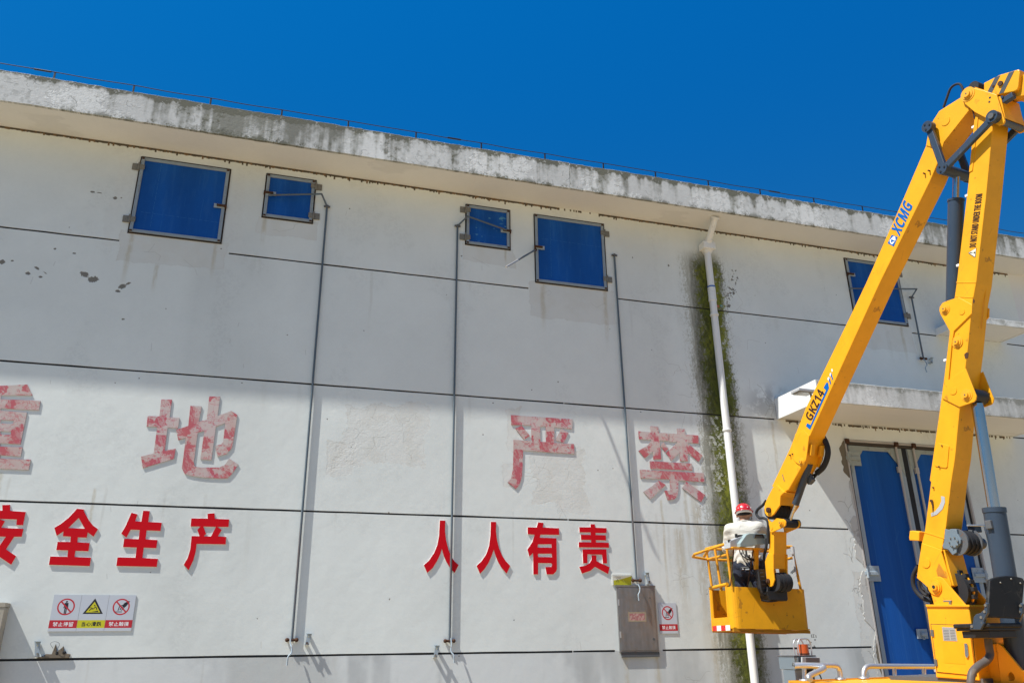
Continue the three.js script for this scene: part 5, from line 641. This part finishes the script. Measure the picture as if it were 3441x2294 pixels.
// deck, rails, chassis
{
  const SR = -1.5, SR2 = -3.35, dk = sp(zr(900, 700), SR)[1], WA = sp(zr(158, 690), SR)[0];
  const deck = L('deck', [box(WA, 3.2, dk - .05, dk, 3.4, -SR + .25).translate(0, 0, 0)].map(() => box(WA, 3.2, dk - .06, dk, -SR - .06, -SR2 + .08)), M.yellow); L('deck_edge', [box(WA - .02, 3.22, dk - .14, dk + .012, -SR - .085, -SR - .0605), box(WA - .02, WA - .001, dk - .14, dk + .012, -SR - .06, -SR2 + .08), box(WA - .02, 3.22, dk - .14, dk + .012, -SR2 + .081, -SR2 + .105)], M.railYellow, deck);
  const rail = (tr, s, depth) => tube(Q(tr, s).map((p) => S3(p, depth)), .026, 80, 12), feet = (list) => list.map((p) => { const v = S3(p, SR); return new THREE.CylinderGeometry(.05, .055, .014, 18).translate(v.x, dk + .018, v.z); });
  L('hand_rail', rail(zr, '1190,690 1190,600 1200,545 1230,505 1280,488 1400,488 1700,490 2000,492 2300,494 2700,497', SR), M.alu); for (const [x, q] of [[1655, 1665], [2105, 2115]]) L('rail_post', rod(S3(zr(x, 500), SR), S3(zr(q, 692), SR), .021), M.alu, deck);
  L('hand_rail', rail(zr, '838,690 832,600 820,540 795,500 740,480 600,478 400,474 280,472 180,470 130,476', SR), M.alu); { const a = S3(zr(130, 480), SR), b = S3(zr(390, 700), SR - .25); L('hand_rail', tube([a, a.clone().add(V(.16, .0, .06)), a.clone().add(V(.27, -.02, .12)), V(b.x - .03, a.y - .10, b.z), V(b.x, b.y, b.z)], .027, 50, 12), M.alu); } L('rail_post', rod(S3(zr(285, 500), SR), S3(zr(290, 690), SR), .022), M.alu, deck);
  for (const q of feet([zr(1195, 690), zr(1665, 690), zr(2115, 690), zr(838, 690), zr(290, 690)])) L('rail_foot', q, M.alu, deck); L('hand_rail', tube([V(-.35, dk, -SR2 - .05), V(-.34, dk + .10, -SR2 - .05), V(-.2, dk + .16, -SR2 - .05), V(1.2, dk + .16, -SR2 - .05), V(2.6, dk + .16, -SR2 - .05)], .027, 50, 12), M.alu);
  const bx = L('beacon_box', face(Q(zr, '236,348 505,354 515,530 236,525').map((p) => sp(p, -1.0)), -1.0, .02, .003), std([.42, .43, .42], .5)); { const a = sp(zr(122, 335), -.98), b = sp(zr(505, 530), -.98); L('case', rbox(a[0] + .005, b[0], b[1], a[1] - .008, .74, .98, .005), std([.34, .40, .44], .28, .7), bx); L('lid', rbox(a[0], sp(zr(455, 345), -.98)[0], a[1] - .006, a[1] + .006, .73, .99, .002), M.darkSteel, bx); L('panel', face(Q(zr, '305,358 505,362 508,458 312,455').map((p) => sp(p, -1.02)), -1.021, .006), std([.15, .125, .115], .6), bx); L('stand', [rbox(a[0] + .16, b[0] - .03, .6, b[1] - .002, .78, .94, .005), tube([V(b[0] - .04, b[1], .98), V(b[0] + .02, b[1] - .10, .98), V(b[0] - .03, b[1] - .24, .96)], .007, 20, 6)], M.black, bx); L('case', rbox(a[0] + .01, a[0] + .15, .6, b[1] - .002, .78, .96, .005), std([.34, .40, .44], .28, .7), bx);
    const bc = sp(zr(280, 325), -.9); L('beacon', [rod(V(bc[0], bc[1] + .0, .9), V(bc[0], bc[1] + .115, .9), .062, .058, 28)], new THREE.MeshPhysicalMaterial({ color: new THREE.Color().setRGB(.50, .085, .012), roughness: .3, clearcoat: .4 }), bx); L('beacon_ring', [rod(V(bc[0], bc[1] + .012, .9), V(bc[0], bc[1] + .022, .9), .065, .065, 28)], M.rust, bx); L('cage', [tube([V(-.09, 0, 0), V(-.09, .12, 0), V(-.06, .165, 0), V(0, .172, 0), V(.06, .165, 0), V(.09, .12, 0), V(.09, 0, 0)].map((v) => v.add(V(bc[0], bc[1], .93))), .007, 40, 8), tube([V(-.07, 0, 0), V(-.07, .12, 0), V(-.04, .16, 0), V(.04, .16, 0), V(.07, .12, 0), V(.07, 0, 0)].map((v) => v.add(V(bc[0], bc[1], .84))), .007, 40, 8)], M.alu, bx); }
  L('chassis', [box(WA + .05, 3.1, .62, .80, 1.95, 2.15), box(WA + .05, 3.1, .62, .80, 2.75, 2.95), box(WA + .15, 3.0, .80, dk - .06, 1.8, 3.1), box(-.3, .35, dk, low + .06, 1.72, 2.75)], M.darkSteel);
  for (const x of [-.9, 2.4]) for (const z of [1.62, 3.22]) { const wh = L('wheel', new THREE.TorusGeometry(.30, .13, 14, 30).translate(x, .43, z), M.rubber); L('rim', new THREE.CylinderGeometry(.21, .21, .16, 24).rotateX(Math.PI / 2).translate(x, .43, z), M.steel, wh); }
  for (const x of [-1.4, 2.95]) for (const z of [1.35, 3.55]) L('outrigger', [rbox(x - .05, x + .05, .06, .82, z - .05, z + .05, .006), new THREE.CylinderGeometry(.16, .17, .06, 20).translate(x, .03, z), box(x - .045, x + .045, .66, .76, Math.min(z, 2.45), Math.max(z, 2.45))], M.yellow);
}
// ---------------------------------------------------------------- worker in the basket
{
  const smin = (a, b, k) => { const h = Math.max(k - Math.abs(a - b), 0) / k; return Math.min(a, b) - h * h * k * .25; };
  function field(bones, cell, k, fn) { // bones: [from, to, r0, r1] or [.., squash z]
    const lo = V(9, 9, 9), hi = V(-9, -9, -9); for (const [a, b, r0, r1] of bones) for (const [p, r] of [[a, r0], [b, r1]]) { lo.min(V(...p).subScalar(r + .05)); hi.max(V(...p).addScalar(r + .05)); }
    const size = Math.max(hi.x - lo.x, hi.y - lo.y, hi.z - lo.z), res = Math.min(150, Math.ceil(size / cell) + 6), c = lo.clone().add(hi).multiplyScalar(.5), half = size / 2 * res / (res - 6), mc = new MarchingCubes(res, new THREE.MeshStandardMaterial(), false, false, 260000);
    const B = bones.map(([a, b, r0, r1, sq]) => ({ a: V(...a), d: V(...b).sub(V(...a)), r0, r1, sq: sq || 1 })), p = V(0, 0, 0), q = V(0, 0, 0);
    for (let z = 0; z < res; z++) for (let y = 0; y < res; y++) for (let x = 0; x < res; x++) {
      p.set((x - res / 2) / (res / 2) * half + c.x, (y - res / 2) / (res / 2) * half + c.y, (z - res / 2) / (res / 2) * half + c.z); let v = 1;
      for (const b of B) { q.copy(p).sub(b.a); const dz = b.d.z, l2 = b.d.lengthSq() || 1e-9, t = sat(q.dot(b.d) / l2); q.addScaledVector(b.d, -t); q.z /= b.sq; v = smin(v, q.length() - (b.r0 + (b.r1 - b.r0) * t), k); }
      mc.field[z * res * res + y * res + x] = -(fn ? fn(v, p) : v);
    }
    mc.isolation = 0; mc.update(); const n = mc.count, g = new THREE.BufferGeometry(); g.setAttribute('position', new THREE.BufferAttribute(mc.positionArray.slice(0, n * 3), 3)); g.setAttribute('normal', new THREE.BufferAttribute(mc.normalArray.slice(0, n * 3), 3));
    g.scale(half, half, half).translate(c.x, c.y, c.z); const uv = new Float32Array(n * 2), pa = g.attributes.position; for (let i = 0; i < n; i++) { uv[2 * i] = pa.getX(i) + pa.getZ(i) * .6; uv[2 * i + 1] = pa.getY(i); } g.setAttribute('uv', new THREE.BufferAttribute(uv, 2)); return g;
  }
  const floor = HB + .051, top = sp(zc(575, 122), .52), foot = V(top[0] - .035, floor, -.50).applyMatrix4(new THREE.Matrix4().makeRotationY(PHI)).add(V(P0.x, 0, P0.z));
  const g = thing('person', 'worker in red hard hat, cream jacket and dark jeans, seen from behind in the basket', 'person', foot.toArray()); g.rotation.y = -40 * Math.PI / 180;
  const k = (top[1] - floor) / 1.665; g.scale.set(k * 1.07, k, k * 1.07);
  const sh = { L: [-.185, 1.315, -.03], R: [.18, 1.325, -.06] }, el = { L: [-.25, 1.06, -.10], R: [.36, 1.20, -.24] }, wr = { L: [-.14, .97, -.34], R: [.40, 1.18, -.50] };
  const hips = [[-.09, .84, .02], [.09, .84, .02]], knees = [[-.11, .45, -.01], [.12, .45, .0]], ank = [[-.12, .08, .03], [.14, .08, .04]];
  const arm = (s, a, b, c) => [[sh[s], el[s], a, b], [el[s], wr[s], b * .95, c]], legs = (a, b, c) => [0, 1].flatMap((i) => [[hips[i], knees[i], a, b], [knees[i], ank[i], b * .97, c]]);
  const hand = (w, dir, up) => { const d = V(...dir).normalize(), u = V(...up).normalize(), s = d.clone().cross(u).normalize(), o = V(...w), at = (a, b, c) => o.clone().addScaledVector(d, a).addScaledVector(s, b).addScaledVector(u, c).toArray(), out = [[at(.01, 0, 0), at(.07, -.018, -.004), .026, .020], [at(.01, 0, 0), at(.07, .020, -.004), .026, .020]]; [[-.032, .062], [-.011, .072], [.011, .068], [.031, .055]].forEach(([y, l]) => out.push([at(.075, y, -.004), at(.075 + l * .55, y, -.012), .0095, .009], [at(.075 + l * .55, y, -.012), at(.075 + l * .8, y, -.036), .009, .0078])); out.push([at(.02, -.026, 0), at(.055, -.058, -.012), .013, .011], [at(.055, -.058, -.012), at(.085, -.052, -.03), .011, .009]); return out; };
  const neck = [.0, 1.36, -.05], head = [.012, 1.515, -.10];
  const skin = std([.34, .17, .10], .6), body = field([[[0, .88, .01], [0, 1.10, .0], .095, .095], [[0, 1.10, .0], [0, 1.26, -.04], .095, .085], [[-.12, 1.29, -.04], [.12, 1.29, -.05], .05, .05], [neck, [.006, 1.44, -.075], .055, .052], ...arm('L', .042, .035, .026), ...arm('R', .042, .035, .026), ...legs(.072, .05, .036)], .014, .05);
  const hd = field([[[.012, 1.545, -.085], [.012, 1.535, -.11], .090, .088], [[.012, 1.49, -.13], [.012, 1.455, -.155], .062, .040], [[.006, 1.42, -.07], [.008, 1.49, -.085], .052, .055], [[.012, 1.52, -.195], [.012, 1.488, -.212], .011, .017], [[-.078, 1.52, -.085], [-.082, 1.49, -.08], .014, .010], [[.102, 1.52, -.085], [.106, 1.49, -.08], .014, .010], [[-.008, 1.452, -.19], [.032, 1.452, -.19], .009, .009]], .005, .022);
  const hl = field(hand(wr.L, [.35, -.15, -1], [0, 1, .2]), .004, .012), hr = field(hand(wr.R, [.1, .05, -1], [0, 1, 0]), .004, .012);
  mesh('body', [body, hd, hl, hr], skin, g);
  mesh('eye', [-.022, .046].map((x) => new THREE.SphereGeometry(.010, 10, 8).translate(x, 1.522, -.183)), std([.03, .02, .02], .3), g);
  mesh('hair', (() => { const s = new THREE.SphereGeometry(.097, 24, 14, 0, 6.3, 0, 1.72).scale(.98, 1, 1.04).rotateX(.30).translate(.012, 1.535, -.088); return s; })(), std([.012, .010, .010], .8), g);
  const cl = paint(256, 256, 1, 1, (u, v) => { const f = nB(u, v), w = nA(u * .8, v * .8); const q = .52 + .07 * (f - .5); return [q, q * .955, q * .84, .5 + .75 * (Math.abs(nA(u * .7 + .2 * w, v * 1.4) - .5) * 2 - .3) * .6 + .15 * (f - .5)]; });
  const jm = new THREE.MeshStandardMaterial({ map: cl.map, bumpMap: cl.bump, bumpScale: .02, roughness: .9 });
  const fold = (v, p) => v + .006 * Math.sin(p.y * 62 + 9 * p.x + 5 * Math.sin(p.x * 23)) * ss(1.25, 1.0, p.y) + .004 * Math.sin(p.x * 24 - p.y * 30 + 4 * Math.sin(p.y * 9 + p.x * 7) + p.z * 20) * ss(.2, .9, Math.sin(p.x * 11 + p.y * 8));
  mesh('jacket', field([[[-.06, .83, .015], [.06, .83, .015], .115, .115], [[-.045, .93, .01], [.045, .93, .01], .128, .128], [[-.06, 1.10, .0], [.06, 1.10, -.01], .125, .125], [[-.10, 1.26, -.02], [.10, 1.26, -.04], .105, .105], [[-.13, 1.315, -.03], [.13, 1.32, -.05], .074, .074], [[-.02, 1.36, -.045], [.025, 1.385, -.06], .072, .066], ...arm('L', .076, .062, .046), ...arm('R', .076, .062, .046)], .012, .06, (v, p) => Math.max(fold(v, p), .775 + .012 * Math.sin(p.x * 25) - p.y, p.y - 1.425 + .15 * (p.z + .06))), jm, g);
  mesh('collar', new THREE.TorusGeometry(.066, .013, 10, 28).rotateX(Math.PI / 2 - .22).translate(.004, 1.405, -.06), jm, g);
  const dn = paint(256, 256, 1, 1, (u, v) => { const q = .7 + .6 * nD(u * 2, v * 2); return [.012 * q, .017 * q, .034 * q, nB(u * 1.5, v * 1.5)]; }), dm = new THREE.MeshStandardMaterial({ map: dn.map, bumpMap: dn.bump, bumpScale: .015, roughness: .85 });
  mesh('trousers', field([[[-.05, .82, .015], [.05, .82, .015], .118, .118], [[-.07, .74, .03], [.07, .74, .03], .105, .105], ...legs(.105, .075, .066)], .014, .04, (v, p) => Math.max(v + .004 * Math.sin(p.y * 50 + p.x * 30), p.y - .90)), dm, g);
  mesh('belt', new THREE.TorusGeometry(.128, .014, 8, 36).scale(1.30, 1, 1).rotateX(Math.PI / 2).translate(0, .775, .015), M.black, g); mesh('keys', [rbox(-.02, .03, .745, .775, .135, .150, .003), rbox(-.06, -.035, .75, .772, .135, .148, .003)], M.alu, g);
  for (const i of [0, 1]) mesh('shoe', field([[[ank[i][0], .045, .03], [ank[i][0] + (i ? .02 : -.01), .035, -.14], .045, .036], [[ank[i][0], .10, .03], [ank[i][0], .05, .03], .045, .045]], .008, .03, (v, p) => Math.max(v, .002 - p.y)), M.black, g);
  const hc = V(.012, 1.555, -.092), shell = new THREE.LatheGeometry([[.108, 0], [.110, .012], [.108, .04], [.096, .075], [.070, .102], [.036, .116], [0, .120]].map(([x, y]) => new THREE.Vector2(x, y)), 40).scale(.93, 1, 1.05), brim = new THREE.LatheGeometry([[.104, .004], [.128, -.006], [.130, -.002], [.110, .012]].map(([x, y]) => new THREE.Vector2(x, y)), 40).scale(.93, 1, 1.09).translate(0, 0, -.008), ridge = [-.03, 0, .03].map((x) => new THREE.TorusGeometry(.105, .007, 8, 20, Math.PI * .7).rotateY(Math.PI / 2).rotateX(-.5).scale(1, 1.10, 1.02).translate(x, .004, 0));
  const hm = new THREE.MeshPhysicalMaterial({ color: new THREE.Color().setRGB(.52, .012, .018), roughness: .3, clearcoat: .6, clearcoatRoughness: .15, side: THREE.DoubleSide }), tilt = (gg) => gg.rotateX(-.12).rotateZ(.07).translate(hc.x, hc.y, hc.z);
  const helmet = mesh('hard_hat', [shell, brim, ...ridge].map(tilt), hm, g); mesh('head_band', tilt(new THREE.TorusGeometry(.098, .013, 8, 32).scale(.95, 1, 1).rotateX(Math.PI / 2).scale(1, 1.5, 1.05).translate(0, -.014, .006)), M.foam, helmet); mesh('rivet', [-1.1, -.5, .1, .7, 1.3].map((a) => tilt(new THREE.SphereGeometry(.0075, 8, 6).translate(.104 * Math.sin(a), .035, .116 * Math.cos(a)))), M.white, helmet);
  mesh('chin_strap', tube([V(.104, 1.55, -.09), V(.108, 1.50, -.09), V(.085, 1.44, -.12), V(.03, 1.41, -.155)], .005, 20, 6), M.black, helmet);
}
scene.traverse((o) => { if (o.isMesh) o.castShadow = o.receiveShadow = true; });
renderer.render(scene, camera);
